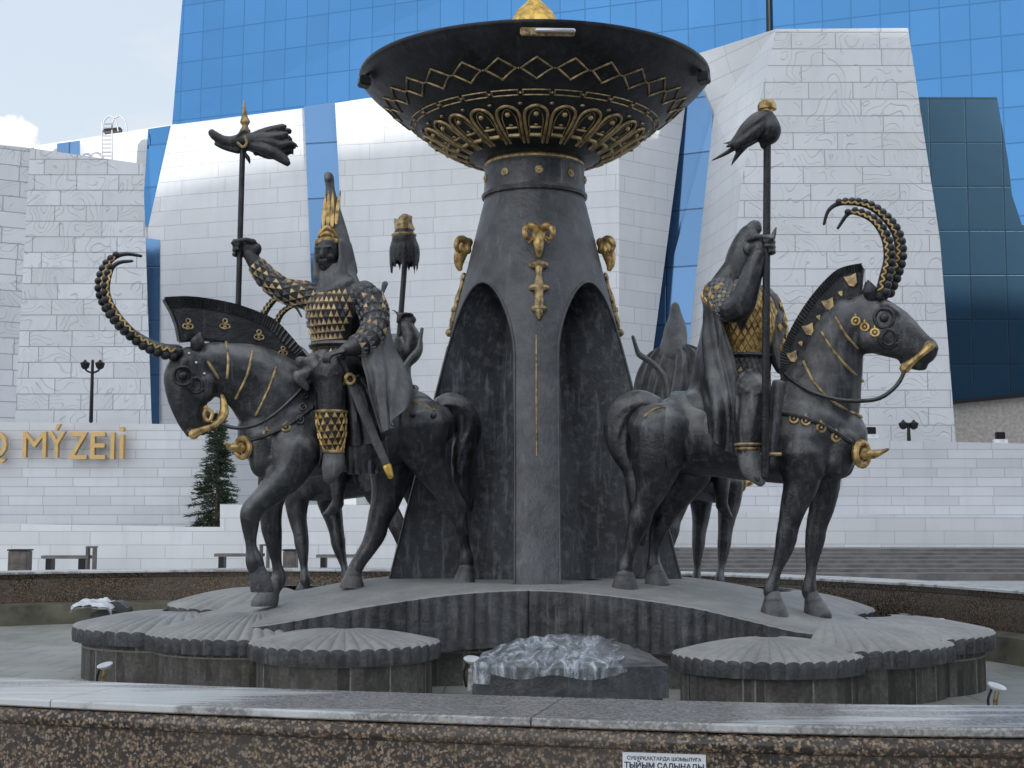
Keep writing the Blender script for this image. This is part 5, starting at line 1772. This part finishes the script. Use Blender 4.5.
# helmet: tall cone leaning back, neck guard, gold leaves and visor
mb = MB()
hp = [(337, 266, .135), (336, 254, .150), (334.5, 240, .140), (333, 224, .112), (331.5, 208, .080), (330.5, 194, .052), (330, 184, .040)]
mb.tube([at(x, y, 13.63) for x, y, r in hp], [(r, r * 1.05) for x, y, r in hp], 16)
mb.tube([at(330, 186, 13.62), at(329, 178, 13.60), at(328, 176, 13.5), at(327, 179, 13.44)], [.045, .050, .04, .025], 10)
mb.tube([at(347, 245, 13.72), at(350, 262, 13.72), at(352, 272, 13.7)], [(.04, .05), (.05, .06), (.05, .06)], 10)
for x_ in (317.5, 342.5):
    mb.tube([at(x_ + (330 - x_) * .1, 242, 13.50), at(x_, 256, 13.50), at(x_ + (330 - x_) * .05, 268, 13.48), at(x_ + (330 - x_) * .1, 277, 13.48)], [(.022, .07), (.024, .08), (.035, .09), (.05, .09)], 10, side=SVL)
mb.tube([at(330, 271, 13.50), at(331, 279, 13.50), at(334, 286, 13.52)], [(.11, .10), (.14, .12), (.21, .15)], 16, side=SVL)
mb.tube([at(341, 262, 13.66), at(341, 275, 13.66), at(340, 287, 13.62)], [(.12, .10), (.16, .12), (.22, .13)], 14, side=SVL)
helm = emit_blob('helmet', mb, M['bronze_dusty'], rl, 0.015, 3)
for x0, x2, yb, yt, w_ in ((323.2, 325.6, 227, 193, 1.9), (327.6, 328.6, 227, 190, 2.1), (332.0, 332.8, 227, 191, 2.0), (336.0, 340.5, 224, 190, 1.8)):
    o_ = []
    for t_, ws in ((0, .55), (.12, .9), (.35, 1.0), (.6, .9), (.82, .55), (1, .05)):
        o_.append((t_, ws))
    L_ = [at(x0 + (x2 - x0) * t_ ** 1.5 - w_ * ws, yb + (yt - yb) * t_, 13.47 + .11 * t_) for t_, ws in o_]
    R_ = [at(x0 + (x2 - x0) * t_ ** 1.5 + w_ * ws, yb + (yt - yb) * t_, 13.47 + .11 * t_) for t_, ws in o_]
    m = MB(); m.prism(L_ + R_[::-1], (0, .035, 0)); emit('gold_leaf', m, M['gold'], helm, bevel=.006)
m = MB(); m.tube([at(316, 243, 13.5), at(319, 241, 13.43), at(327, 239, 13.41), at(336, 241, 13.45)], [(.028, .02)] * 4, 8, side=V((0, 0, 1)))
m.tube([at(319, 236, 13.47), at(322, 231, 13.45), at(327, 227, 13.44), at(333, 231, 13.46), at(336, 236, 13.5)], .02, 8)
m.tube([at(322, 236, 13.44), at(327, 233, 13.42), at(332, 236, 13.45)], .024, 8)
emit('gold_visor', m, M['gold'], helm)
m = MB(); m.tube([FL.p(333.5, 452, .465), FL.p(333.5, 461, .465), FL.p(331.5, 470, .485), FL.p(329, 478, .50)], [(.085, .095), (.092, .105), (.085, .095), (.05, .06)], 14, side=FL.l)
emit('boot', m, M['bronze_dusty'], rl)
# cloak, sword, bow
cloak('cloak', [
    [at(350, 284, 13.42), at(366, 281, 13.40), at(380, 290, 13.55), at(376, 290, 13.88), at(350, 285, 13.95), at(322, 290, 13.85)],
    [at(378, 318, 13.22), at(384, 320, 13.38), at(389, 322, 13.58), at(382, 325, 13.92), at(350, 325, 14.0), at(316, 325, 13.92)],
    [at(364, 350, 13.10), at(376, 352, 13.20), at(391, 350, 13.45), at(390, 352, 13.85), at(352, 355, 14.1), at(316, 350, 14.05)],
    [at(368, 378, 13.02), at(381, 376, 13.05), at(398, 372, 13.30), at(405, 378, 13.75), at(362, 378, 14.25), at(322, 372, 14.2)],
    [at(372, 402, 13.0), at(384, 400, 12.99), at(396, 392, 13.14), at(418, 388, 13.70), at(372, 386, 14.45), at(332, 385, 14.45)],
    [at(380, 432, 12.98), at(388, 430, 12.96), at(394, 418, 13.02), at(418, 392, 13.62), at(376, 390, 14.5), at(342, 410, 14.5)]], rl, M['bronze_dusty'], 7, .035)
cloak('coat_skirt', [
    [FL.p(353, 368, .30), FL.p(346, 366, .34), FL.p(338, 366, .38)], [FL.p(372, 395, .44), FL.p(360, 392, .47), FL.p(348, 390, .46)],
    [FL.p(380, 420, .45), FL.p(366, 420, .49), FL.p(350, 422, .46)], [FL.p(384, 440, .44), FL.p(368, 444, .48), FL.p(350, 446, .45)]], rl, M['bronze'], 5, .03)
cloak('coat_hem', [[FL.p(386, 440, .42), FL.p(368, 442, .45), FL.p(347, 440, .42)], [FL.p(388, 472, .40), FL.p(368, 474, .43), FL.p(346, 474, .40)]], rl, M['bronze'], 14, .012)
sw = thing('sword', 'long sheathed sword with gold tip hanging at the left rider\'s thigh', 'sword', FL.p(360, 400, .5))
A_, B_ = FL.p(352, 384, .53), FL.p(387, 466, .53)
m = MB(); m.tube([A_, A_.lerp(B_, .5) + V((0, 0, -.015)), B_], [(.022, .052), (.022, .048), (.018, .038)], 10, side=FL.l); emit('scabbard', m, M['bronze_dusty'], sw)
m = MB(); m.tube([B_, FL.p(391, 477, .53)], [(.026, .046), (.018, .03)], 10, side=FL.l, sub=1); emit('scabbard_tip', m, M['gold_bright'], sw)
m = MB(); m.tube([A_, FL.p(347, 372, .53), FL.p(342, 360, .52)], [.03, .026, .03], 10); m.ball(FL.p(341, 357, .52), .045, 10, 8)
m.tube([FL.p(343, 384, .53), FL.p(358, 377, .53)], [.026, .026], 8, sub=1); emit('hilt', m, M['bronze'], sw)
m = MB(); m.tube([FL.p(350, 379, .575) + (FL.h * math.cos(a) + V((0, 0, math.sin(a)))) * .045 for a in [2 * PI * k / 14 for k in range(15)]], .016, 6, sub=1, cap=False); emit('guard_ring', m, M['gold'], sw)
bw = thing('bow', 'curved bow slung behind the left rider, its tip above the shoulder', 'bow', at(383, 320, 13.8))
m = MB(); m.tube([at(385, 284, 13.9), at(382, 293, 13.9), at(377, 303, 13.88), at(376, 330, 13.86), at(384, 360, 13.84), at(392, 385, 13.84)], [.03, .02, .026, .03, .028, .015], 8); emit('bow_limb', m, M['bronze_dusty'], bw)
# fleece at the saddle bow
rnd = random.Random(9); mb = MB()
for k in range(46):
    x, y = rnd.uniform(298, 328), rnd.uniform(350, 380)
    y = 352 + (328 - x) * .35 + rnd.uniform(0, 24)
    c_ = FL.p(x, y, rnd.uniform(.0, .34)); mb.tube([c_, c_ + V((rnd.uniform(-.08, .08), rnd.uniform(-.04, .04), rnd.uniform(-.12, .02)))], [.06, .03], 8, sub=1)
emit_blob('saddle_fleece', mb, M['bronze_dusty'], horse_l, 0.016, 1)

# ============================================================ left standard
def pole(root, P0, P1, r=.028):
    m = MB(); m.tube([P0, P0.lerp(P1, .5), P1], [r, r, r], 12, sub=1); return emit('pole', m, M['bronze_dark'], root)
stl = thing('dragon_standard', 'standard with a snarling dragon head and flowing tails held by the left rider', 'standard', at(238, 470, 13.72), 0, 'standards carried by the riders')
pole(stl, at(242.5, 152, 13.72), at(236, 385, 13.72))
mb = MB(); Yd = 13.72
T = lambda pts, r, n=10, side=None: mb.tube([at(x, y, Yd + d) for x, y, d in pts], r, n, side=side)
T([(214, 135, 0), (222, 140, 0), (232, 142, 0), (244, 141, 0), (256, 143, 0)], [.045, .05, .06, .085, .10], 14)
T([(216, 144, 0), (226, 148, 0), (238, 150, 0)], [.02, .028, .04])
T([(212, 133, 0), (215, 137, 0)], [.04, .03])
for d in (-.06, .06): T([(238, 136, d), (244, 131, d), (250, 134, d)], [.02, .02, .012])
T([(256, 134, 0), (256, 153, 0)], [.03, .03])
rnd = random.Random(4)
for k in range(15):
    a = k / 14; y1 = 130 + 36 * a + rnd.uniform(-2, 2); xe = 298 - abs(a - .45) * 28 + rnd.uniform(-5, 5); d = rnd.uniform(-.12, .12)
    T([(252, 137 + 10 * a, d * .4), (266, 134 + 18 * a + rnd.uniform(-2, 2), d), (280, 131 + 26 * a + rnd.uniform(-3, 3), d), ((xe + 282) / 2 + 3, y1 - 2 + rnd.uniform(-3, 3), d), (xe, y1, d)], [.045, .055, .045, .03, .006], 8)
T([(243, 152, 0), (248, 158, .0), (250, 164, 0)], [.02, .022, .008])
emit_blob('dragon_head', mb, M['bronze_dark'], stl, 0.012, 1)
m = MB(); m.tube([at(245, 131, Yd), at(245, 126, Yd), at(245, 122, Yd), at(244.5, 116, Yd), at(244, 101, Yd)], [.055, .03, .05, .03, .005], 12); emit('spike', m, M['gold_dull'], stl)
for d in (-.085, .085):
    m = MB(); m.tube([at(238, 143, Yd + d), at(243, 147, Yd + d), at(247, 143, Yd + d * 1.1), at(245, 137, Yd + d)], .014, 6); emit('gold_trim', m, M['gold_dull'], stl)

# ============================================================ right rider
seat = FR.p(745, 395, 0)
rr_ = thing('rider_statue', 'bronze rider with gold lozenge breastplate raising his fist on the right horse', 'rider statue', seat, 0, RG)
SVR = V((.80, .60, 0)).normalized(); FWR = V((.60, -.80, 0)).normalized()
SIDE = V((.93, .36, 0)).normalized()
mb = MB()
mb.tube([at(741, 400, 13.38), at(743, 378, 13.38), at(745, 355, 13.36), at(745, 328, 13.34), at(744, 305, 13.34), at(744, 290, 13.34)],
        [(.27, .25), (.25, .23), (.225, .19), (.275, .22), (.29, .20), (.19, .15)], 20, side=SIDE)
mb.tube([at(744, 292, 13.34), at(748, 268, 13.32)], [(.11, .11), (.095, .095)], 12, sub=1)
hr = at(749, 260, 13.3); face(mb, hr, V((.8, -.5, 0)), 1.45)
armA = [at(719, 294, 13.05), at(724, 298, 12.98), at(733, 308, 12.85), at(742, 303, 12.75), at(749, 284, 12.68), at(755, 266, 12.64), at(759, 256, 12.63)]
mb.tube(armA, [.15, .145, .135, .125, .105, .088, .07], 14)
hR2 = at(766.5, 245, 12.62); fist(mb, hR2, V((0, 0, 1)), at(757, 250, 12.66) - hR2, 2.0, -1)
armB = [at(764, 300, 13.55), at(772, 318, 13.50), at(776, 340, 13.42), at(778, 356, 13.34), at(781, 368, 13.26)]
mb.tube(armB, [.13, .12, .11, .09, .06], 12)
relaxed_hand(mb, at(781, 366, 13.26), FR.h * .8 + V((0, 0, -.5)), V((0, 0, 1)), 1.4)
shR = [FR.p(755, 395, -.38), FR.p(753, 412, -.42), FR.p(750, 430, -.45), FR.p(748, 448, -.46), FR.p(749, 458, -.46)]
mb.tube([FR.p(742, 395, -.16), FR.p(750, 392, -.30), shR[0]], [.22, .2, .175], 14)
mb.tube(shR, [.165, .155, .135, .10, .085], 14)
mb.tube([FR.p(749, 456, -.46), FR.p(751, 468, -.47), FR.p(759, 480, -.50)], [(.075, .095), (.08, .085), (.06, .04)], 12, side=FR.l)
for pp, rad in (([(742, 395, .16), (750, 392, .30), (755, 395, .38)], [.22, .2, .17]), ([(755, 395, .38), (750, 430, .45), (748, 455, .46), (759, 476, .48)], [.165, .13, .08, .05])):
    mb.tube([FR.p(*q) for q in pp], rad, 12)
for k in range(5):
    mb.tube([FR.p(738 + 6 * k, 392, -.44), FR.p(739 + 5.5 * k, 420, -.52 + .02 * abs(k - 2)), FR.p(741 + 4 * k, 446, -.52 + .02 * abs(k - 2))], [.03, .045, .02], 8)
bodyR = emit_blob('body', mb, M['bronze'], rr_, 0.0095, 2, 0.002)
sR = Surf(bodyR, WM[rr_.name])
two(rr_, 'breastplate_scales', scales(sR, [at(744, 293, 13.34), at(745, 328, 13.34), at(745, 357, 13.36)], .6, 12, 23, 0, 2 * PI, .074, 'rh', SIDE, 5, .99), gold='gold')
two(rr_, 'skirt_scales', scales(sR, [at(745, 357, 13.36), at(743, 378, 13.38), at(741, 392, 13.38)], .6, 6, 26, 0, 2 * PI, .070, 'rh', SIDE, 6, .03))
two(rr_, 'shoulder_scales', scales(sR, [armA[0], armA[1], armA[2]], .3, 8, 16, 0, 2 * PI, .045, 'leaf', V((0, 0, 1)), 7, .12))
m = MB(); c_ = at(745, 357, 13.36); m.tube([c_ + SIDE * .255 * math.cos(a) + V((-SIDE.y, SIDE.x, 0)) * .215 * math.sin(a) for a in [2 * PI * k / 28 for k in range(29)]], .026, 6, sub=1, cap=False); emit('belt', m, M['bronze_dark'], rr_)
mb = MB()
hp = [(741, 272, .17), (744, 258, .17), (747, 244, .14), (750, 234, .105), (753, 228, .07), (754, 225, .05)]
mb.tube([at(x, y, 13.36) for x, y, r in hp], [(r, r) for x, y, r in hp], 16)
mb.tube([at(741, 268, 13.38), at(733, 284, 13.36), at(728, 296, 13.3)], [(.17, .13), (.2, .13), (.22, .12)], 14, side=SIDE)
mb.tube([at(752, 226, 13.36), at(757, 224, 13.32), at(760, 230, 13.3)], [.05, .04, .025], 8)
emit_blob('helmet', mb, M['bronze'], rr_, 0.016, 3)
m = MB()
for s_ in (0, 1):
    m.tube([shR[3] + V((0, 0, .03)) + V((math.cos(a), math.sin(a), 0)) * (.115 - .01 * s_) - V((0, 0, .04 * s_)) for a in [2 * PI * k / 18 for k in range(19)]], .014, 6, sub=1, cap=False)
emit('boot_band', m, M['gold_dull'], rr_)
cloak('cloak', [
    [at(722, 285, 12.98), at(710, 288, 13.05), at(708, 290, 13.35), at(722, 285, 13.75), at(745, 284, 13.85), at(765, 286, 13.8)],
    [at(723, 322, 12.98), at(712, 322, 13.02), at(704, 325, 13.30), at(712, 325, 13.85), at(745, 325, 14.0), at(770, 325, 13.95)],
    [at(731, 352, 12.96), at(716, 355, 12.96), at(701, 360, 13.25), at(704, 360, 13.85), at(745, 360, 14.1), at(772, 355, 14.05)],
    [at(737, 380, 12.90), at(721, 382, 12.90), at(701, 388, 13.15), at(694, 390, 13.8), at(730, 388, 14.3), at(768, 380, 14.2)],
    [at(739, 414, 12.84), at(724, 414, 12.84), at(703, 404, 13.00), at(682, 397, 13.55), at(708, 394, 14.3), at(752, 395, 14.4)],
    [at(738, 456, 12.88), at(722, 448, 12.88), at(704, 424, 12.99), at(678, 398, 13.55), at(702, 396, 14.3), at(742, 410, 14.4)]], rr_, M['bronze'], 8, .035)
m = MB(); m.tube([FR.p(749, 450, -.465), FR.p(750, 460, -.465), FR.p(752, 470, -.48), FR.p(760, 481, -.50)], [(.09, .10), (.09, .105), (.085, .095), (.05, .05)], 14, side=FR.l)
emit('boot', m, M['bronze_dusty'], rr_)
gq = thing('quiver', 'long flat bronze quiver hanging beside the right rider\'s shin', 'quiver', FR.p(776, 420, -.5))
A_, B_ = FR.p(779, 383, -.50), FR.p(770, 466, -.52)
m = MB(); m.tube([A_, A_.lerp(B_, .5), B_], [(.03, .065), (.03, .05), (.025, .045)], 10, side=FR.l); emit('quiver_case', m, M['bronze'], gq)
m = MB()
for f in (.86,): c_ = A_.lerp(B_, f); m.tube([c_ - FR.h * .075 - FR.l * .035, c_ + FR.h * .08 - FR.l * .035], [.018, .018], 8, sub=1)
emit('gold_band', m, M['gold_dull'], gq)
bw = thing('bow', 'curved bow slung behind the right rider, its tip above the cloak', 'bow', at(705, 330, 13.6))
m = MB(); m.tube([at(704, 298, 13.7), at(705, 306, 13.7), at(706, 330, 13.68), at(700, 350, 13.7), at(694, 380, 13.75)], [.03, .022, .03, .028, .015], 8); emit('bow_limb', m, M['bronze'], bw)

# right standard: gold cap and a wind sock of cloth blown to the left
stR = thing('tassel_standard', 'standard with a gold cap and drooping cloth tassel held by the right rider', 'standard', at(765, 475, 12.62), 0, 'standards carried by the riders')
pole(stR, at(767.5, 112, 12.62), at(765, 476, 12.60), .034)
mb = MB(); Yd = 12.62
T([(767, 113, 0), (768, 120, 0), (768, 130, 0), (766, 139, 0), (765, 144, 0)], [.05, .085, .12, .10, .05], 14)
rnd = random.Random(8)
for k in range(11):
    a = k / 10; d = rnd.uniform(-.09, .09)
    T([(766, 114 + 3 * a, d * .4), (757, 119 + 14 * a, d), (746, 128 + 14 * a, d), (737, 138 + 9 * a, d), (727 + 12 * a, 146 + 4 * a + rnd.uniform(-1, 1), d)], [.045, .065, .055, .035, .012], 8)
T([(745, 140, 0), (728, 152, 0), (711, 161, 0)], [.03, .022, .008]); T([(748, 142, 0), (738, 154, 0), (731, 166, 0)], [.035, .026, .006]); T([(744, 134, .03), (735, 141, 0), (722, 144, 0)], [.03, .02, .006])
emit_blob('cloth_tassel', mb, M['bronze_dark'], stR, 0.012, 1)
m = MB(); c_ = at(767, 108, Yd); rows = [[c_ + V((r * math.cos(a), r * math.sin(a), z)) for a in [2 * PI * k / 20 for k in range(20)]] for r, z in ((.05, -.05), (.055, -.02), (.085, -.015), (.085, .02), (.07, .055), (.04, .075), (.002, .082))]
m.grid(rows, True); emit('cap', m, M['gold'], stR)
m = MB(); m.tube([at(776, 228, 12.62), at(773.5, 235, 12.61), at(771, 241, 12.60)], [.008, .022, .02], 8); emit('ribbon', m, M['bronze'], stR)

# ============================================================ the two far riders
def far_rider(fr, label, raise_px=None, u=.62):
    r = thing('rider_statue', label, 'rider statue', fr.q(u, 0, 1.9), fr.ang, RG)
    mb = MB(); Q = lambda a, b, c: fr.q(u + a, b, c)
    mb.tube([Q(0, 0, 1.9), Q(0, 0, 2.15), Q(0, 0, 2.45), Q(0, 0, 2.68), Q(0, 0, 2.8)], [(.27, .24), (.23, .19), (.28, .21), (.28, .18), (.13, .12)], 16, side=fr.l)
    mb.tube([Q(0, 0, 2.78), Q(.02, 0, 2.95)], [.11, .10], 10, sub=1)
    face(mb, Q(.03, 0, 3.02), fr.h, 1.4)
    for s_ in (-1, 1):
        mb.tube([Q(0, s_ * .12, 1.95), Q(.2, s_ * .34, 1.85), Q(.25, s_ * .45, 1.55), Q(.2, s_ * .48, 1.15), Q(.2, s_ * .48, .98)], [.2, .18, .15, .09, .07], 12)
        mb.tube([Q(.2, s_ * .48, .98), Q(.28, s_ * .49, .9), Q(.38, s_ * .5, .84)], [(.07, .08), (.06, .06), (.04, .03)], 10)
    if raise_px is None:
        for s_ in (-1, 1):
            mb.tube([Q(0, s_ * .28, 2.62), Q(.05, s_ * .38, 2.3), Q(.38, s_ * .2, 2.2), Q(.46, s_ * .12, 2.2)], [.13, .11, .08, .06], 12)
            relaxed_hand(mb, Q(.44, s_ * .12, 2.2), fr.h, V((0, 0, 1)), 1.4)
    else:
        P = [at(*q) for q in raise_px]
        mb.tube([Q(0, .1, 2.6)] + P[:-1], [.20] + [.20, .19, .16, .12, .085][:len(P) - 1], 14)
        mb.tube([P[0], P[0] + V((-.02, 0, -.35)), P[0] + V((-.04, 0, -.75))], [.2, .23, .27], 12)
        fist(mb, P[-1], V((.06, 0, 1)), P[-2] - P[-1], 1.5, 1)
        mb.tube([P[-1] + V((-.02, -.02, .02)), P[-1] + V((-.09, -.04, .08)), P[-1] + V((-.14, -.05, .09))], [.018, .015, .01], 6)
        mb.tube([Q(0, -.28, 2.62), Q(.05, -.38, 2.3), Q(.38, -.2, 2.2), Q(.46, -.12, 2.2)], [.13, .11, .08, .06], 12)
        relaxed_hand(mb, Q(.44, -.12, 2.2), fr.h, V((0, 0, 1)), 1.4)
    emit_blob('body', mb, M['bronze'], r, 0.018, 2)
    mb = MB(); mb.tube([Q(-.04, 0, 2.86), Q(-.02, 0, 3.0), Q(0, 0, 3.14), Q(0, 0, 3.26), Q(-.01, 0, 3.37)], [.15, .15, .125, .08, .055], 14)
    mb.tube([Q(-.08, 0, 2.95), Q(-.1, 0, 2.75)], [(.15, .1), (.2, .13)], 12, side=fr.l, sub=1)
    emit_blob('helmet', mb, M['bronze_dusty'], r, 0.02, 2)
    rows = []
    for z, rs, rb, x0 in ((2.88, .17, .13, -.02), (2.79, .38, .18, -.02), (2.58, .50, .26, -.02), (2.3, .54, .36, -.02), (2.12, .56, .46, -.02), (1.95, .54, .66, -.02), (1.72, .60, .86, -.02), (1.50, .62, .88, -.05)):
        row = []
        for k in range(9):
            a = R(78) + R(204) * k / 8
            row.append(Q(x0 + rb * math.cos(a) * (1 if math.cos(a) < 0 else .4), rs * math.sin(a), z if k in (0, 1, 2, 6, 7, 8) or z > 1.9 else 1.93))
        rows.append(row)
    cloak('cloak', rows, r, M['bronze'], 15, .045, seed=fr.ang)
    return r
far_rider(BR, 'cloaked bronze rider with pointed hood seen from behind on the back right horse')
far_rider(BL, 'cloaked bronze rider raising a standard, half hidden behind the left rider', [(394, 350, 16.9), (402, 353, 16.9), (410, 349, 16.85), (412, 339, 16.8), (407, 327, 16.8), (402.5, 318, 16.8)])
stB = thing('animal_standard', 'standard with a small gilded beast head over a dark tassel at the back left', 'standard', at(396, 400, 16.8), 0, 'standards carried by the riders')
pole(stB, at(405, 262, 16.8), at(394, 405, 16.8), .033)
mb = MB(); Yd = 16.8; rnd = random.Random(12)
T([(404, 233, 0), (404, 240, 0), (405, 250, 0)], [.12, .15, .14], 12)
for k in range(16):
    a = 2 * PI * k / 16; cx_, dy = math.cos(a), math.sin(a) * .13
    xe = 404.5 + 12.5 * cx_ + rnd.uniform(-1.5, 1.5)
    T([(404 + 8 * cx_, 236, dy * .7), (404.5 + 12 * cx_, 247, dy), (404.5 + 13 * cx_, 257, dy), (xe, 268 + rnd.uniform(-4, 7), dy)], [.03, .036, .03, .008], 7)
emit_blob('tassel', mb, M['bronze_dark'], stB, 0.016, 1)
mb = MB(); T([(404, 234, 0), (404, 226, 0), (405, 221, 0)], [.10, .115, .09], 12); T([(400, 226, 0), (396, 223, 0), (395, 219, 0)], [.04, .03, .015]); T([(402, 220, 0), (403, 214, 0)], [.025, .01]); T([(408, 221, 0), (411, 217, 0)], [.035, .02]); T([(410, 226, 0), (413, 229, 0)], [.04, .025])
emit_blob('gilded_head', mb, M['gold_dull'], stB, 0.014, 1)
m = MB(); c_ = at(404, 235.5, Yd); m.tube([c_ + V((.13 * math.cos(a), .13 * math.sin(a), 0)) for a in [2 * PI * k / 18 for k in range(19)]], .022, 6, sub=1, cap=False); emit('collar', m, M['gold_dull'], stB)
for pts, Y_, lb in (([(422, 329), (420, 342), (418, 350), (409, 360), (403, 372), (402, 388)], 16.6, 'curved bow slung behind the back left rider, left of the column'),
                    ([(633, 337), (637, 350), (640, 355), (652, 363), (662, 374), (666, 388), (666, 402)], 16.0, 'curved bow slung on the cloak of the back right rider, right of the column')):
    bw = thing('bow', lb, 'bow', at(*pts[2], Y_))
    m = MB(); m.tube([at(x, y, Y_) for x, y in pts], [.02, .026, .036, .032, .036, .032, .02][:len(pts)], 8); emit('bow_limb', m, M['bronze_dusty'], bw)
# ------------------------------------------------------------------ light, sky, camera
SUN_EL, SUN_AZ = 22, 143     # degrees; azimuth measured clockwise from +Y
w = bpy.data.worlds.new('World'); SC.world = w; w.use_nodes = True
nt = w.node_tree; bg = nt.nodes['Background']
sky = nt.nodes.new('ShaderNodeTexSky'); sky.sky_type = 'NISHITA'; sky.sun_disc = False
sky.sun_elevation = R(SUN_EL); sky.sun_rotation = R(SUN_AZ); sky.altitude = 300; sky.air_density = 1.0; sky.dust_density = 1.6; sky.ozone_density = 1.2
co = nt.nodes.new('ShaderNodeTexCoord').outputs['Generated']
mp = mapping(nt, co, (1.2, 1.2, 3.2))
n = noise_(nt, mp, 1.9, 7, 0.6)
cl = ramp(nt, n, [(0.47, 0.0), (0.62, 0.9)]).outputs[0]
sep = nt.nodes.new('ShaderNodeSeparateXYZ'); nt.links.new(co, sep.inputs[0])
# the clouds lie low over the horizon
low = ramp(nt, sep.outputs[2], [(0.02, 1.0), (0.30, 1.0), (0.44, 0.0)]).outputs[0]
cl = math_(nt, 'MULTIPLY', cl, low)
veil = ramp(nt, sep.outputs[2], [(0.0, 0.94), (0.5, 0.80), (1.0, 0.62)]).outputs[0]
side_ = ramp(nt, math_(nt, 'ADD', math_(nt, 'MULTIPLY', sep.outputs[1], -0.5), 0.5), [(0.0, (2.75, 3.0, 3.25)), (0.35, (2.7, 2.9, 3.1)), (0.75, (5.8, 6.0, 6.2)), (1.0, (7.4, 7.4, 7.4))]).outputs[0]
skyc = mixc(nt, veil, sky.outputs[0], side_)
clc = ramp(nt, math_(nt, 'ADD', math_(nt, 'MULTIPLY', sep.outputs[1], -0.5), 0.5), [(0.0, (3.3, 3.3, 3.35)), (0.35, (3.9, 3.9, 4.0)), (1.0, (7.6, 7.6, 7.8))]).outputs[0]
col = mixc(nt, cl, skyc, clc)
dp = nt.nodes.new('ShaderNodeVectorMath'); dp.operation = 'DOT_PRODUCT'; nt.links.new(co, dp.inputs[0]); dp.inputs[1].default_value = ray(-6, 158).normalized()
puff = math_(nt, 'ADD', math_(nt, 'MULTIPLY', math_(nt, 'SUBTRACT', 1.0, dp.outputs['Value']), 1150.0), math_(nt, 'MULTIPLY', noise_(nt, co, 60, 5, 0.6), 0.9))
col = mixc(nt, ramp(nt, puff, [(0.90, 1.0), (1.05, 0.0)]).outputs[0], col, (4.1, 4.05, 3.9))
nt.links.new(col, bg.inputs['Color']); bg.inputs['Strength'].default_value = 0.12
sd = bpy.data.lights.new('sun', 'SUN'); sd.energy = SUN_E; sd.angle = R(SUN_ANG); sd.color = (1.0, 0.96, 0.90)
so = bpy.data.objects.new('sun', sd); COL.objects.link(so)
az = R(SUN_AZ); dv = V((math.sin(az) * math.cos(R(SUN_EL)), math.cos(az) * math.cos(R(SUN_EL)), math.sin(R(SUN_EL))))
so.rotation_euler = dv.to_track_quat('Z', 'Y').to_euler()
so.location = (0, 0, 60)

cam = bpy.data.cameras.new('camera'); cam.sensor_width = 36; cam.lens = FPX / 1024 * 36; cam.clip_end = 3000; cam.clip_start = 0.1
co_ = bpy.data.objects.new('camera', cam); COL.objects.link(co_)
co_.location = CAMP; co_.rotation_euler = (PI / 2 + PITCH, 0, 0)
SC.camera = co_
SC.view_settings.view_transform = 'Standard'; SC.view_settings.look = 'None'; SC.view_settings.gamma = 1
SC.view_settings.use_curve_mapping = False
SC.view_settings.exposure = EXPO

# unseen block added to throw shade over all but the top of the museum
HB = 70.0
P1, P2 = at(158, 190, 62.4), at(318, 157, 60)
Q1 = P1 + dv * ((HB - P1.z) / dv.z); Q2 = P2 + dv * ((HB - P2.z) / dv.z)
ed = (Q2 - Q1).normalized(); nb = V((ed.y, -ed.x, 0)).normalized()
if nb.y > 0: nb = -nb
ob = thing('shade_block', 'unseen pale block added behind the camera to shade the square', 'shade block', V((Q1.x, Q1.y, 0)), math.atan2(ed.y, ed.x))
A_ = Q1 - ed * 60; B_ = Q1 + ed * 60
m = MB(); m.prism([V((A_.x, A_.y, 0)), V((B_.x, B_.y, 0)), V((B_.x, B_.y, HB)), V((A_.x, A_.y, HB))], nb * 14)
emit('wall', m, M['facade'], ob, smooth=False, uv=True)  # wall of the added shade block
for r_ in range(16):
    m = MB(); z0 = 3 + r_ * 4.0
    m.prism([V((A_.x, A_.y, z0)) + ed * 2 - nb * .05, V((B_.x, B_.y, z0)) - ed * 2 - nb * .05, V((B_.x, B_.y, z0 + 2.2)) - ed * 2 - nb * .05, V((A_.x, A_.y, z0 + 2.2)) + ed * 2 - nb * .05], nb * .045)
    emit('shade_block_band', m, M['glass_strip'], ob, smooth=False, uv=True)
